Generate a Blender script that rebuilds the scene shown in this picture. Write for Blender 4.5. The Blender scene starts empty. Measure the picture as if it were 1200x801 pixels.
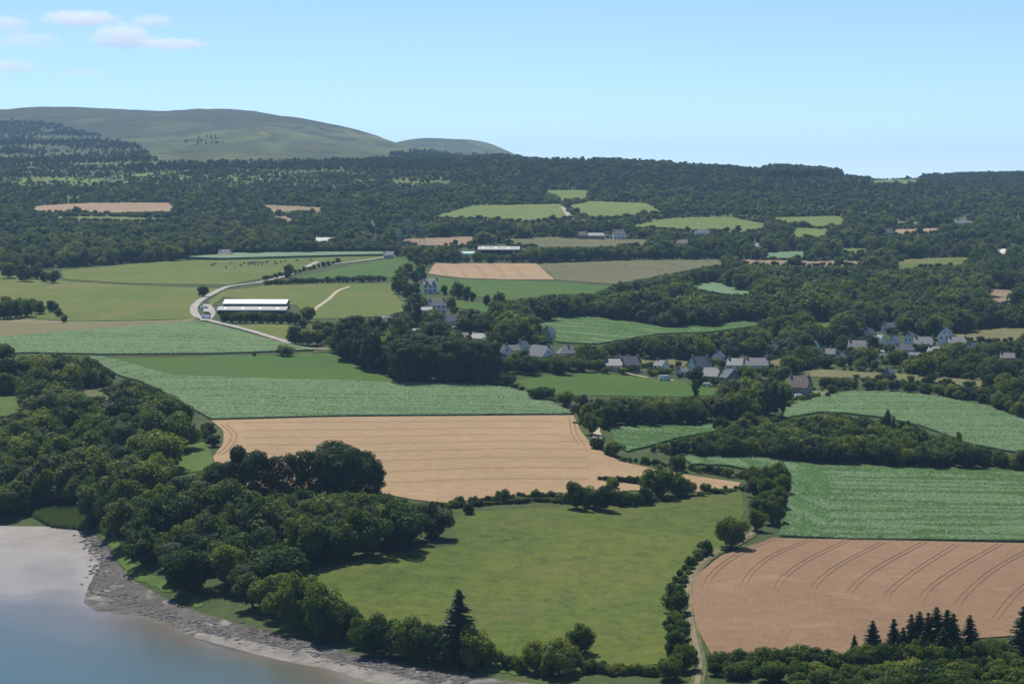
import bpy, bmesh, math, random
import numpy as np
from mathutils import Vector, Matrix
from mathutils.geometry import delaunay_2d_cdt
R = math.radians
rng = np.random.default_rng(7)
random.seed(7)
SC = bpy.context.scene
COL = SC.collection

# ------------------------------------------------------------------ camera
F = 2600.0                      # focal length in pixels of the 1200 px wide photograph
CAMZ, TILT = 105.0, math.atan(180.5 / 2600.0)
cam_d = bpy.data.cameras.new('camera')
cam_d.sensor_width = 36.0
cam_d.lens = 36.0 * F / 1200.0
cam_d.clip_start, cam_d.clip_end = 1.0, 60000.0
cam = bpy.data.objects.new('camera', cam_d)
COL.objects.link(cam)
cam.location = (0, 0, CAMZ)
cam.rotation_euler = (math.pi / 2 - TILT, 0, 0)
SC.camera = cam

# ------------------------------------------------------------------ sky, sun, exposure
SUN_AZ, SUN_EL = R(-20), R(56)
w = bpy.data.worlds.new('World'); SC.world = w; w.use_nodes = True
nt = w.node_tree
bg = nt.nodes['Background']
sky = nt.nodes.new('ShaderNodeTexSky'); sky.sky_type = 'NISHITA'; sky.sun_disc = False
sky.sun_elevation, sky.sun_rotation = SUN_EL, SUN_AZ
sky.altitude, sky.air_density, sky.dust_density, sky.ozone_density = 5000, 1.0, 0.0, 4.0
nt.links.new(sky.outputs[0], bg.inputs[0]); bg.inputs[1].default_value = 0.122
sd = bpy.data.lights.new('sun', 'SUN'); sd.energy = 5.0; sd.angle = R(0.53); sd.color = (1.0, 0.96, 0.89)
sun = bpy.data.objects.new('sun', sd); COL.objects.link(sun)
sdir = Vector((math.sin(SUN_AZ) * math.cos(SUN_EL), math.cos(SUN_AZ) * math.cos(SUN_EL), math.sin(SUN_EL)))
sun.rotation_euler = sdir.to_track_quat('Z', 'Y').to_euler()
sun.location = (0, 0, 500)
vs = SC.view_settings
vs.view_transform = 'Standard'; vs.look = 'None'; vs.gamma = 1.0; vs.exposure = 0.27
SC.cycles.use_denoising = True
SC.cycles.max_bounces = 12; SC.cycles.diffuse_bounces = 2; SC.cycles.glossy_bounces = 2
SC.cycles.transmission_bounces = 2; SC.cycles.volume_bounces = 12; SC.cycles.transparent_max_bounces = 4
SC.cycles.sample_clamp_indirect = 4.0
SC.cycles.caustics_reflective = False; SC.cycles.caustics_refractive = False

# ------------------------------------------------------------------ small helpers
def tag(o, label=None, cat=None, group=None, kind=None):
    if label: o['label'] = label
    if cat: o['category'] = cat
    if group: o['group'] = group
    if kind: o['kind'] = kind
    return o

def link(name, data, parent=None):
    o = bpy.data.objects.new(name, data); COL.objects.link(o)
    if parent is not None: o.parent = parent
    return o

def mesh_np(name, V, faces, mat=None, smooth=False):
    """faces: int array n x 3 or n x 4"""
    V = np.asarray(V, dtype=np.float32); faces = np.asarray(faces, dtype=np.int32)
    me = bpy.data.meshes.new(name)
    k = faces.shape[1]
    me.vertices.add(len(V)); me.vertices.foreach_set('co', V.ravel())
    me.loops.add(faces.size); me.loops.foreach_set('vertex_index', faces.ravel())
    me.polygons.add(len(faces))
    me.polygons.foreach_set('loop_start', np.arange(0, faces.size, k, dtype=np.int32))
    me.update(calc_edges=True)
    me.polygons.foreach_set('use_smooth', np.full(len(faces), bool(smooth)))
    if mat is not None:
        for m in (mat if isinstance(mat, (list, tuple)) else [mat]): me.materials.append(m)
    return me

def vnoise(x, y, seed=0):
    x = np.asarray(x, float); y = np.asarray(y, float)
    xi, yi = np.floor(x).astype(np.int64), np.floor(y).astype(np.int64)
    fx, fy = x - xi, y - yi
    fx = fx * fx * (3 - 2 * fx); fy = fy * fy * (3 - 2 * fy)
    def h(a, b):
        n = (a * 374761393 + b * 668265263 + seed * 974711) & 0xFFFFFFFF
        n = ((n ^ (n >> 13)) * 1274126177) & 0xFFFFFFFF
        return ((n ^ (n >> 16)) & 0xFFFF) / 65535.0
    return (h(xi, yi) * (1 - fx) + h(xi + 1, yi) * fx) * (1 - fy) + (h(xi, yi + 1) * (1 - fx) + h(xi + 1, yi + 1) * fx) * fy

def fbm(x, y, seed=0, octv=4):
    s, a, t = 0, 1, 0
    for k in range(octv):
        s = s + a * (vnoise(x * 2 ** k, y * 2 ** k, seed + k) - .5); t += a; a *= .5
    return s / t

def scatter(name, col, co, idx, sc_, rot):
    """one object of instances: a point for each plant, picking a model out of col"""
    n = len(co)
    me = bpy.data.meshes.new(name); me.vertices.add(n); me.vertices.foreach_set('co', co.ravel())
    me.attributes.new('pick', 'INT', 'POINT').data.foreach_set('value', idx)
    me.attributes.new('size', 'FLOAT_VECTOR', 'POINT').data.foreach_set('vector', sc_.ravel())
    me.attributes.new('turn', 'FLOAT_VECTOR', 'POINT').data.foreach_set('vector', rot.ravel())
    o = link(name, me)
    g = bpy.data.node_groups.new(name, 'GeometryNodeTree')
    g.interface.new_socket('Geometry', in_out='INPUT', socket_type='NodeSocketGeometry'); g.interface.new_socket('Geometry', in_out='OUTPUT', socket_type='NodeSocketGeometry')
    gi, go = g.nodes.new('NodeGroupInput'), g.nodes.new('NodeGroupOutput')
    ci = g.nodes.new('GeometryNodeCollectionInfo'); ci.inputs['Collection'].default_value = col; ci.inputs['Separate Children'].default_value = True; ci.inputs['Reset Children'].default_value = True
    ip = g.nodes.new('GeometryNodeInstanceOnPoints'); ip.inputs['Pick Instance'].default_value = True
    def attr(nm, ty):
        a = g.nodes.new('GeometryNodeInputNamedAttribute'); a.data_type = ty; a.inputs[0].default_value = nm; return a.outputs[0]
    g.links.new(gi.outputs[0], ip.inputs['Points']); g.links.new(ci.outputs[0], ip.inputs['Instance'])
    g.links.new(attr('pick', 'INT'), ip.inputs['Instance Index'])
    er = g.nodes.new('FunctionNodeEulerToRotation'); g.links.new(attr('turn', 'FLOAT_VECTOR'), er.inputs[0]); g.links.new(er.outputs[0], ip.inputs['Rotation'])
    g.links.new(attr('size', 'FLOAT_VECTOR'), ip.inputs['Scale'])
    g.links.new(ip.outputs[0], go.inputs[0])
    md = o.modifiers.new('scatter', 'NODES'); md.node_group = g
    return o

# ------------------------------------------------------------------ the terrain: heights in metres along lines of sight
NEAR = {  # column in photo pixels : (distance, height)
 0:   [(120,-6),(450,-2.2),(540,-.45),(572,.1),(640,.5),(676,.9),(692,1.8),(712,5),(760,11),(850,18),(930,24),(1000,29),(1105,35),(1250,39),(1500,45),(1750,50),(1950,57),(2350,84),(2800,113)],
 100: [(120,-6),(430,-2.2),(525,-.45),(558,.1),(610,.6),(634,1.3),(652,3),(690,8),(760,13),(850,19),(930,24),(1000,29),(1105,35),(1250,39),(1500,45),(1750,50),(1950,57),(2350,84),(2800,113)],
 200: [(120,-6),(420,-2.2),(500,-.7),(533,0),(548,.8),(562,2),(582,5.5),(630,12),(720,18),(820,22),(900,25),(1000,29),(1105,34),(1250,39),(1500,46),(1750,51),(1950,58),(2350,85),(2800,115)],
 400: [(120,-6),(380,-2.2),(455,-.6),(481,0),(494,.8),(508,2.2),(525,5),(570,9),(650,14),(760,18),(820,20),(1000,28),(1100,32),(1250,37),(1500,45),(1750,52),(1950,58),(2350,83),(2800,116)],
 600: [(120,-6),(340,-2),(440,-.3),(455,.1),(468,1),(482,2.4),(500,4),(560,7),(640,12),(760,17),(820,19),(1000,27),(1100,30),(1300,36),(1600,46),(1850,57),(2150,73),(2400,87),(2650,104),(2900,122)],
 800: [(120,-6),(330,-1.5),(400,1),(440,3.6),(480,4.6),(560,6.5),(640,9),(800,14),(1000,21),(1150,24),(1300,29),(1500,37),(1750,48),(2000,61),(2300,80),(2600,98),(2900,117)],
 1200:[(120,-6),(300,-1.5),(380,2),(440,3.6),(500,4.6),(600,6.5),(770,9),(850,12),(950,18),(1050,22),(1150,23),(1350,28),(1600,36),(1900,49),(2300,68),(2600,83),(2900,97)],
}
FARY = [3300, 3600, 4000, 4600, 5300, 6150, 6800, 7600, 10000, 15000]
FAR = {
 -400:[148,165,180,215,262,322,335,300,90,40],
 0:   [143,158,175,207,252,325,338,300,90,40],
 60:  [143,158,175,209,258,329,340,300,90,40],
 180: [143,158,175,206,252,323,335,300,90,40],
 260: [143,158,175,208,258,324,333,290,90,40],
 320: [143,157,172,203,250,313,318,280,90,40],
 390: [142,154,166,192,228,284,290,260,90,40],
 440: [141,152,163,184,210,247,246,250,90,40],
 480: [141,150,160,177,195,212,226,279,90,40],
 530: [141,149,156,170,186,202,222,283,90,40],
 565: [142,150,152,160,175,192,214,272,90,40],
 595: [143,150,148,148,155,172,192,236,80,40],
 630: [141,144,140,132,130,140,150,176,70,40],
 720: [141,143,140,126,110,90,80,70,50,40],
 780: [137,138,134,120,108,90,80,70,50,40],
 870: [129,132,130,116,104,90,80,70,50,40],
 950: [120,125,125,114,104,90,80,70,50,40],
 990: [114,119,119,110,100,90,80,70,50,40],
 1060:[111,116,119,115,104,90,80,70,50,40],
 1200:[111,117,123,120,108,90,80,70,50,40],
 1700:[113,120,127,123,108,90,80,70,50,40],
}
cs = np.unique(np.concatenate([np.arange(-2400, -250, 55), np.arange(-250, 1460, 9), np.arange(1460, 3700, 55)])).astype(float)
LY = np.arange(math.log(120.0), math.log(14500.0), 0.0105)
YS = np.exp(LY)
def colprof(tab, c_list):
    cols = []
    for c in c_list:
        p = np.array(tab[c], float); cols.append((p[:, 0], p[:, 1]))
    return cols
nk = sorted(NEAR); fk = sorted(FAR)
def near_h(c):
    return np.array([np.interp(LY, np.log([p[0] for p in NEAR[k]]), [p[1] for p in NEAR[k]]) for k in nk])
NH = near_h(None)
FH = np.array([np.interp(LY, np.log(FARY), FAR[k]) for k in fk])
def smoothcol(keys, T, c):
    # monotone cubic-ish interpolation between columns
    keys = np.array(keys, float)
    i = np.clip(np.searchsorted(keys, c) - 1, 0, len(keys) - 2)
    f = np.clip((c - keys[i]) / (keys[i + 1] - keys[i]), 0, 1)
    i0, i3 = np.maximum(i - 1, 0), np.minimum(i + 2, len(keys) - 1)
    def slope(a, b, ca, cb): return (T[b] - T[a]) / (cb - ca)[:, None]
    m1 = slope(i0, i + 1, keys[i0], keys[i + 1]); m2 = slope(i, i3, keys[i], keys[i3])
    h = (keys[i + 1] - keys[i])[:, None]; f = f[:, None]
    return ((2*f**3 - 3*f**2 + 1) * T[i] + (f**3 - 2*f**2 + f) * h * m1 + (-2*f**3 + 3*f**2) * T[i + 1] + (f**3 - f**2) * h * m2)
Hn = smoothcol(nk, NH, cs); Hf = smoothcol(fk, FH, cs)
bl = np.clip((LY - math.log(2750)) / (math.log(3400) - math.log(2750)), 0, 1)
# near tables stop short of the ridge: run them on to the first far height
bl = bl * bl * (3 - 2 * bl)
first = smoothcol(fk, FH, cs)[:, np.searchsorted(YS, 3300)]
ext = np.where(YS[None, :] > 2800, Hn[:, [np.searchsorted(YS, 2800)]] + (first[:, None] - Hn[:, [np.searchsorted(YS, 2800)]]) * np.clip((LY - math.log(2800)) / (math.log(3300) - math.log(2800)), 0, 1)[None, :], Hn)
HT = ext * (1 - bl) + Hf * bl
def blur(A, n, axis):
    k = np.hanning(2 * n + 3)[1:-1]; k /= k.sum()
    return np.apply_along_axis(lambda v: np.convolve(np.pad(v, n, mode='edge'), k, 'valid'), axis, A)
sm = blur(HT, 9, 1)
wgt = np.clip((LY - math.log(640)) / 0.25, 0, 1)[None, :]
HT = blur(HT, 1, 1) * (1 - wgt) + sm * wgt
TT = (cs - 600) / F
GX = TT[:, None] * YS[None, :]; GY = np.repeat(YS[None, :], len(cs), 0)
amp = np.clip((HT - 4) / 20, 0, 1)
HT = HT + amp * (fbm(GX / 130, GY / 170, 3) * 3.0 * np.clip(GY / 2000, .35, 1) + fbm(GX / 420, GY / 520, 9, 5) * np.clip((GY - 2500) / 3000, 0, 1) * 16 + fbm(GX / 260, GY / 600, 15, 5) * np.clip((GY - 4000) / 1200, 0, 1) * 34)
HT = np.where((GY > 574) & (cs[:, None] < 104) & (cs[:, None] > -400), np.maximum(HT, .12), HT)
# a shoulder on the shore so its edge wanders
HT = HT + np.exp(-((HT - .6) / 1.1) ** 2) * fbm(GX / 14, GY / 14, 21) * .22

def tz(x, y):
    x = np.asarray(x, float); y = np.maximum(np.asarray(y, float), 121.0)
    c = np.clip(x / y * F + 600, cs[0], cs[-1] - 1e-6)
    i = np.clip(np.searchsorted(cs, c, side='right') - 1, 0, len(cs) - 2)
    fc = (c - cs[i]) / (cs[i + 1] - cs[i])
    l = np.clip((np.log(y) - LY[0]) / (LY[1] - LY[0]), 0, len(LY) - 1.001)
    j = l.astype(int); fl = l - j
    return (HT[i, j] * (1 - fc) + HT[i + 1, j] * fc) * (1 - fl) + (HT[i, j + 1] * (1 - fc) + HT[i + 1, j + 1] * fc) * fl

ct, st = math.cos(TILT), math.sin(TILT)
MARCH = np.exp(np.arange(math.log(250), math.log(9800), .0016))
def cast(px, py):
    """photo pixel -> point of the terrain that it shows"""
    u, v = (px - 600) / F, -(py - 400.5) / F
    dy, dz = ct + v * st, -st + v * ct
    tx, s = u / dy, dz / dy
    zr = CAMZ + s * MARCH
    zt = tz(tx * MARCH, MARCH)
    hit = np.nonzero(zt >= zr)[0]
    k = hit[0] if len(hit) else int(np.argmin(zr - zt))
    Y = MARCH[k]
    if len(hit) and k > 0:
        g0, g1 = zr[k - 1] - zt[k - 1], zr[k] - zt[k]
        Y = MARCH[k - 1] + (MARCH[k] - MARCH[k - 1]) * g0 / max(g0 - g1, 1e-9)
    return tx * Y, Y
def castl(pts):
    return np.array([cast(float(a), float(b)) for a, b in pts])
def proj(x, y, z):
    x, y, z = np.asarray(x, float), np.asarray(y, float), np.asarray(z, float) - CAMZ
    d = y * ct - z * st
    up = y * st + z * ct
    return 600 + F * x / d, 400.5 - F * up / d, d

# ------------------------------------------------------------------ materials
def nodes(name):
    m = bpy.data.materials.new(name); m.use_nodes = True
    t = m.node_tree; b = t.nodes['Principled BSDF']
    return m, t, b
def N(t, kind, **kw):
    n = t.nodes.new(kind)
    for k, v in kw.items(): setattr(n, k, v)
    return n
def L(t, a, b): t.links.new(a, b)
def noise(t, vec, scale, detail=4, rough=.55, dist=0.0):
    n = N(t, 'ShaderNodeTexNoise'); n.inputs['Scale'].default_value = scale
    n.inputs['Detail'].default_value = detail; n.inputs['Roughness'].default_value = rough; n.inputs['Distortion'].default_value = dist
    L(t, vec, n.inputs['Vector']); return n.outputs[0]
def ramp(t, fac, stops, interp='LINEAR'):
    r = N(t, 'ShaderNodeValToRGB'); r.color_ramp.interpolation = interp
    el = r.color_ramp.elements
    while len(el) < len(stops): el.new(0.5)
    for e, (p, c) in zip(el, stops): e.position = p; e.color = (*c, 1)
    L(t, fac, r.inputs[0]); return r.outputs[0]
def mix(t, fac, a, b, mode='MIX'):
    n = N(t, 'ShaderNodeMix', data_type='RGBA', blend_type=mode)
    for s, v in ((n.inputs[0], fac), (n.inputs[6], a), (n.inputs[7], b)):
        if isinstance(v, (int, float)): s.default_value = v
        elif isinstance(v, tuple): s.default_value = (*v, 1)
        else: L(t, v, s)
    return n.outputs[2]
def math_(t, op, a, b=None):
    n = N(t, 'ShaderNodeMath', operation=op)
    for s, v in ((n.inputs[0], a), (n.inputs[1], b)):
        if v is None: continue
        if isinstance(v, (int, float)): s.default_value = v
        else: L(t, v, s)
    return n.outputs[0]
def wpos(t, scale=(1, 1, 1), rot=0):
    g = N(t, 'ShaderNodeNewGeometry')
    m = N(t, 'ShaderNodeMapping'); m.inputs['Scale'].default_value = scale; m.inputs['Rotation'].default_value = (0, 0, rot)
    L(t, g.outputs['Position'], m.inputs['Vector']); return m.outputs[0]
def bump(t, b, h, strength, dist):
    n = N(t, 'ShaderNodeBump'); n.inputs['Strength'].default_value = strength; n.inputs['Distance'].default_value = dist
    L(t, h, n.inputs['Height']); L(t, n.outputs[0], b.inputs['Normal'])

def field_mat(name, lo, mid, hi, big=.02, fine=.9, fine_amt=.4, rough=.9, spec=.12, bmp=.4, bdist=.25, rows=None, patch=None, big_lim=(.36, .64)):
    """rows=(angle, wavelength m, strength, colour); patch=(scale, threshold, colour, amount)"""
    m, t, b = nodes(name)
    p = wpos(t)
    c = ramp(t, noise(t, p, big, 5, .6, .4), [(big_lim[0], lo), (.5, mid), (big_lim[1], hi)])
    f = noise(t, p, fine, 3, .7)
    f2 = noise(t, p, fine * .22, 4, .65)
    c = mix(t, fine_amt, c, ramp(t, f, [(.3, tuple(x * .35 for x in mid)), (.72, tuple(min(1, x * 1.75) for x in mid))]), 'MIX')
    c = mix(t, fine_amt * .7, c, ramp(t, f2, [(.34, tuple(x * .55 for x in lo)), (.66, tuple(min(1, x * 1.25) for x in hi))]), 'MIX')
    if rows:
        ang, wl, s, rc = rows
        pr = wpos(t, (1, 1, 1), ang)
        sp = N(t, 'ShaderNodeSeparateXYZ'); L(t, pr, sp.inputs[0])
        cb = N(t, 'ShaderNodeCombineXYZ')
        wob = math_(t, 'MULTIPLY', noise(t, p, .03, 2), wl * 1.2)
        yy = math_(t, 'ADD', sp.outputs[1], wob)
        L(t, math_(t, 'MULTIPLY', sp.outputs[0], .035), cb.inputs[0]); L(t, math_(t, 'DIVIDE', yy, wl), cb.inputs[1])
        st_ = noise(t, cb.outputs[0], 1.0, 3, .7)
        c = mix(t, math_(t, 'MULTIPLY', ramp(t, st_, [(.44, (0, 0, 0)), (.6, (1, 1, 1))]), s), c, rc)
    if patch:
        for ps, th, pc, pa in patch:
            q = noise(t, p, ps, 5, .6, .6)
            c = mix(t, math_(t, 'MULTIPLY', ramp(t, q, [(th, (0, 0, 0)), (th + .12, (1, 1, 1))]), pa), c, pc)
    L(t, c, b.inputs['Base Color']); b.inputs['Roughness'].default_value = rough
    b.inputs['Specular IOR Level'].default_value = spec
    bump(t, b, mix(t, .5, f, f2), bmp, bdist)
    return m

M = {}
M['pasture'] = field_mat('pasture_grass', (.042, .080, .006), (.068, .106, .008), (.112, .120, .014), .014, .9, .45, big_lim=(.40, .60), patch=[(.03, .54, (.118, .100, .030), .42), (.22, .54, (.024, .058, .008), .6), (.012, .54, (.115, .096, .028), .4), (.7, .56, (.020, .046, .008), .5)])
M['pasture_far'] = field_mat('meadow_grass', (.056, .098, .007), (.082, .118, .009), (.125, .134, .016), .010, .5, .35, rows=(R(8), 5.0, .22, (.105, .115, .03)), patch=[(.016, .53, (.16, .132, .05), .45), (.12, .58, (.045, .085, .018), .35)])
M['lush'] = field_mat('lush_grass', (.034, .082, .006), (.044, .098, .007), (.064, .106, .010), .012, .6, .3, bmp=.25, rows=(R(4), 4.5, .25, (.058, .108, .010)))
M['dry'] = field_mat('dry_grass', (.090, .105, .034), (.125, .120, .044), (.165, .142, .060), .02, .8, .3)
M['brown_pasture'] = field_mat('grazed_grass', (.085, .094, .034), (.110, .105, .042), (.130, .115, .050), .012, .6, .3)
M['farfield'] = field_mat('far_meadow', (.082, .132, .014), (.104, .150, .019), (.138, .164, .028), .007, .25, .3, rows=(R(-6), 9.0, .3, (.14, .16, .068)))
WH = dict(rough=.85, spec=.15, bmp=.5, bdist=.2, fine=1.4, fine_amt=.32)
M['wheat'] = field_mat('ripe_wheat', (.248, .164, .078), (.292, .196, .096), (.335, .230, .116), .02, rows=(R(1.5), 2.6, .35, (.25, .155, .075)), patch=[(.035, .60, (.24, .165, .085), .5), (.5, .6, (.40, .28, .15), .25)], **WH)
M['wheat_ripe'] = field_mat('brown_wheat', (.172, .100, .050), (.202, .120, .061), (.234, .142, .074), .02, rows=(R(-62), 2.2, .2, (.175, .10, .048)), patch=[(.05, .58, (.29, .185, .095), .45), (.5, .6, (.28, .175, .09), .3)], **WH)
M['wheat_far'] = field_mat('far_wheat', (.235, .155, .090), (.27, .18, .105), (.30, .205, .12), .01, .4, .2)
M['fallow'] = field_mat('fallow_stubble', (.17, .12, .07), (.22, .155, .09), (.26, .19, .11), .01, .4, .2)
M['soil'] = field_mat('bare_soil', (.20, .125, .07), (.24, .15, .085), (.28, .18, .105), .05, .8, .3)
MZ = dict(rough=.7, spec=.18, bmp=.8, bdist=.6)
M['maize'] = field_mat('maize_leaves', (.052, .122, .038), (.072, .150, .050), (.098, .172, .068), .015, .75, .62, rows=(R(0), 2.4, .30, (.12, .18, .095)), patch=[(.9, .60, (.15, .21, .12), .5)], **MZ)  # pale speckle: glints of sky on the leaves, put into the colour
M['maize_near'] = field_mat('maize_rows', (.038, .104, .018), (.050, .122, .023), (.072, .132, .032), .02, .6, .5, rows=(R(2.5), 3.2, .62, (.165, .235, .125)), patch=[(.04, .58, (.085, .115, .030), .5), (.9, .60, (.20, .27, .15), .5)], **MZ)  # finest pale flecks are leaf glints painted as colour
M['maize_head'] = field_mat('maize_headland_rows', (.036, .120, .018), (.048, .142, .023), (.066, .152, .032), .02, .6, .45, rows=(R(-76), 3.0, .75, (.165, .235, .125)), **MZ)
M['maize_diag'] = field_mat('maize_diagonal_rows', (.045, .100, .038), (.070, .130, .054), (.10, .160, .078), .02, .7, .45, rows=(R(52), 4.0, .7, (.20, .25, .17)), **MZ)
M['maize_green'] = field_mat('young_maize', (.042, .125, .024), (.056, .148, .031), (.080, .162, .042), .02, .7, .4, rows=(R(12), 3.0, .3, (.13, .19, .10)), patch=[(.02, .58, (.15, .20, .13), .45)], **MZ)
M['scrub'] = field_mat('rough_undergrowth', (.022, .040, .014), (.036, .056, .018), (.066, .084, .030), .06, .7, .5)
M['verge'] = field_mat('verge_grass', (.050, .080, .020), (.085, .098, .032), (.150, .125, .060), .12, 1.2, .35)
M['turf'] = field_mat('shore_turf', (.045, .092, .010), (.062, .110, .013), (.088, .116, .022), .15, 1.5, .3)
M['track'] = field_mat('dirt_track', (.30, .24, .16), (.38, .31, .22), (.44, .37, .27), .2, 1.5, .25)
M['rut'] = field_mat('worn_rut', (.13, .10, .05), (.19, .15, .085), (.25, .20, .125), .15, 1.5, .3)
M['road'] = field_mat('pale_gravel_road', (.26, .235, .20), (.31, .285, .25), (.37, .345, .305), .1, 1.2, .2)

def ground_mat():
    m, t, b = nodes('ground_cover')
    p = wpos(t)
    c = ramp(t, noise(t, p, .02, 6, .65), [(.3, (.028, .048, .013)), (.5, (.048, .074, .019)), (.68, (.090, .110, .032))])
    c = mix(t, .4, c, ramp(t, noise(t, p, .35, 5, .7), [(.3, (.012, .020, .008)), (.7, (.085, .098, .034))]))
    L(t, c, b.inputs['Base Color']); b.inputs['Roughness'].default_value = .95; b.inputs['Specular IOR Level'].default_value = .1
    bump(t, b, noise(t, p, .5, 4), .6, .5)
    return m
M['ground'] = ground_mat()
M['hillside'] = field_mat('scrubby_hillside', (.032, .052, .015), (.054, .080, .023), (.090, .114, .037), .012, .15, .5, patch=[(.03, .51, (.125, .148, .052), .6)])
def heath_mat():
    m, t, b = nodes('heath')
    p = wpos(t, (1, .32, 1.0))
    n1 = noise(t, p, .0036, 8, .6, .5)
    c = ramp(t, n1, [(.36, (.046, .056, .030)), (.46, (.080, .112, .034)), (.56, (.115, .142, .042)), (.68, (.150, .168, .056))])
    c = mix(t, ramp(t, noise(t, p, .0030, 8, .62, .6), [(.47, (0, 0, 0)), (.54, (.88, .88, .88))]), c, (.030, .050, .018))
    g2 = N(t, 'ShaderNodeNewGeometry'); sp2 = N(t, 'ShaderNodeSeparateXYZ'); L(t, g2.outputs['Position'], sp2.inputs[0])
    hz_ = N(t, 'ShaderNodeMapRange'); hz_.inputs[1].default_value = 195; hz_.inputs[2].default_value = 285; L(t, sp2.outputs[2], hz_.inputs[0])
    nn_ = noise(t, wpos(t, (1, .45, 1.5)), .0045, 8, .62, .7)
    f_ = math_(t, 'ADD', math_(t, 'MULTIPLY', hz_.outputs[0], .16), nn_)
    c = mix(t, ramp(t, f_, [(.52, (0, 0, 0)), (.60, (.95, .95, .95))]), c, (.018, .030, .011))
    c = mix(t, .35, c, ramp(t, noise(t, p, .05, 6, .7), [(.32, (.028, .038, .018)), (.68, (.18, .175, .085))]))
    L(t, c, b.inputs['Base Color']); b.inputs['Roughness'].default_value = .95; b.inputs['Specular IOR Level'].default_value = .08
    bump(t, b, noise(t, p, .04, 6, .7), .6, 6)
    return m
M['heath'] = heath_mat()

def leaf_mat(name, stops, trans=.40, spec=.10, rough=.6):
    m, t, b = nodes(name)
    oi = N(t, 'ShaderNodeObjectInfo')
    at = N(t, 'ShaderNodeAttribute'); at.attribute_name = 'tone'
    f = math_(t, 'ADD', math_(t, 'MULTIPLY', oi.outputs['Random'], .72), math_(t, 'MULTIPLY', at.outputs['Fac'], .28))
    c = ramp(t, f, stops)
    L(t, c, b.inputs['Base Color']); b.inputs['Roughness'].default_value = rough; b.inputs['Specular IOR Level'].default_value = spec
    tr = N(t, 'ShaderNodeBsdfTranslucent'); L(t, mix(t, 1.0, c, (1.5, 1.45, .75), 'MULTIPLY'), tr.inputs['Color'])
    ms = N(t, 'ShaderNodeMixShader'); ms.inputs[0].default_value = trans
    out = [n for n in t.nodes if n.type == 'OUTPUT_MATERIAL'][0]
    L(t, b.outputs[0], ms.inputs[1]); L(t, tr.outputs[0], ms.inputs[2]); L(t, ms.outputs[0], out.inputs[0])
    return m
M['leaf'] = leaf_mat('broadleaf_foliage', [(.05, (.023, .053, .011)), (.38, (.046, .084, .013)), (.66, (.088, .134, .018)), (.85, (.145, .182, .026)), (.97, (.23, .235, .042))])
M['leaf_pale'] = leaf_mat('grey_green_foliage', [(.1, (.060, .085, .040)), (.5, (.080, .105, .052)), (.9, (.105, .125, .065))])
M['leaf_lime'] = leaf_mat('light_green_foliage', [(.1, (.055, .090, .018)), (.5, (.075, .110, .024)), (.9, (.105, .130, .036))])
M['needle'] = leaf_mat('pine_needles', [(.1, (.022, .048, .015)), (.5, (.038, .070, .020)), (.9, (.064, .102, .028))], trans=.22)
M['spruce'] = leaf_mat('spruce_needles', [(.1, (.024, .054, .018)), (.5, (.040, .078, .023)), (.9, (.062, .104, .030))], trans=.22)
M['blossom'] = leaf_mat('cream_blossom', [(.1, (.17, .165, .06)), (.5, (.22, .20, .08)), (.9, (.28, .25, .11))])
M['reed'] = leaf_mat('reed_leaves', [(.1, (.075, .115, .045)), (.5, (.10, .145, .06)), (.9, (.13, .17, .075))])
def plain(name, col, rough=.8, spec=.3, var=.25, scale=1.5, metal=0):
    m, t, b = nodes(name)
    tc = N(t, 'ShaderNodeTexCoord')
    n = noise(t, tc.outputs['Object'], scale, 5, .65)
    L(t, ramp(t, n, [(.3, tuple(x * (1 - var) for x in col)), (.7, tuple(min(1, x * (1 + var)) for x in col))]), b.inputs['Base Color'])
    b.inputs['Roughness'].default_value = rough; b.inputs['Specular IOR Level'].default_value = spec; b.inputs['Metallic'].default_value = metal
    return m
M['bark'] = plain('bark', (.075, .060, .045), .95, .1, .4, 3)
M['render_white'] = plain('white_render', (.78, .78, .76), .8, .25, .06, .8)
M['render_cream'] = plain('cream_render', (.62, .58, .50), .85, .25, .1, .8)
M['stone'] = plain('granite_wall', (.22, .20, .18), .9, .2, .35, 1.6)
M['slate'] = plain('slate_roof', (.105, .108, .118), .42, .55, .22, 2.0)
M['slate_pale'] = plain('weathered_slate', (.125, .125, .132), .6, .4, .25, 1.0)
M['rust'] = plain('rusty_slate', (.17, .125, .10), .7, .3, .3, 1.0)
M['white_sheet'] = plain('white_roof_sheet', (.80, .80, .80), .5, .4, .06, .4)
M['grey_sheet'] = plain('fibre_cement_sheet', (.22, .215, .21), .6, .35, .25, .5)
M['blue_clad'] = plain('blue_steel_cladding', (.13, .19, .27), .6, .35, .12, .6)
M['dark_open'] = plain('shed_shade', (.05, .045, .04), .9, .1, .3, .7)  # near black: the shade inside an open shed, put into the colour
M['glass'] = plain('window_glass', (.02, .028, .038), .08, .6, .1, 1)
M['frame'] = plain('painted_frame', (.72, .73, .74), .5, .4, .04, 1)
M['door_blue'] = plain('blue_painted_door', (.05, .10, .20), .5, .4, .1, 1)
M['chimney'] = plain('chimney_stone', (.30, .27, .24), .9, .2, .2, 3)
M['plastic_film'] = plain('pale_green_film', (.42, .62, .55), .35, .5, .1, .5)
M['car_white'] = plain('white_car_paint', (.78, .79, .80), .25, .5, .02, 1)
M['tyre'] = plain('tyre_rubber', (.02, .02, .02), .8, .2, .1, 2)
M['steel'] = plain('galvanised_steel', (.34, .36, .38), .5, .5, .1, 1, .4)
M['rock'] = plain('shore_rock', (.115, .105, .098), .85, .3, .45, .6)
M['cow_white'] = plain('cream_hide', (.62, .56, .46), .9, .1, .15, 1)
M['cow_brown'] = plain('brown_hide', (.16, .075, .04), .9, .1, .2, 1)
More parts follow.
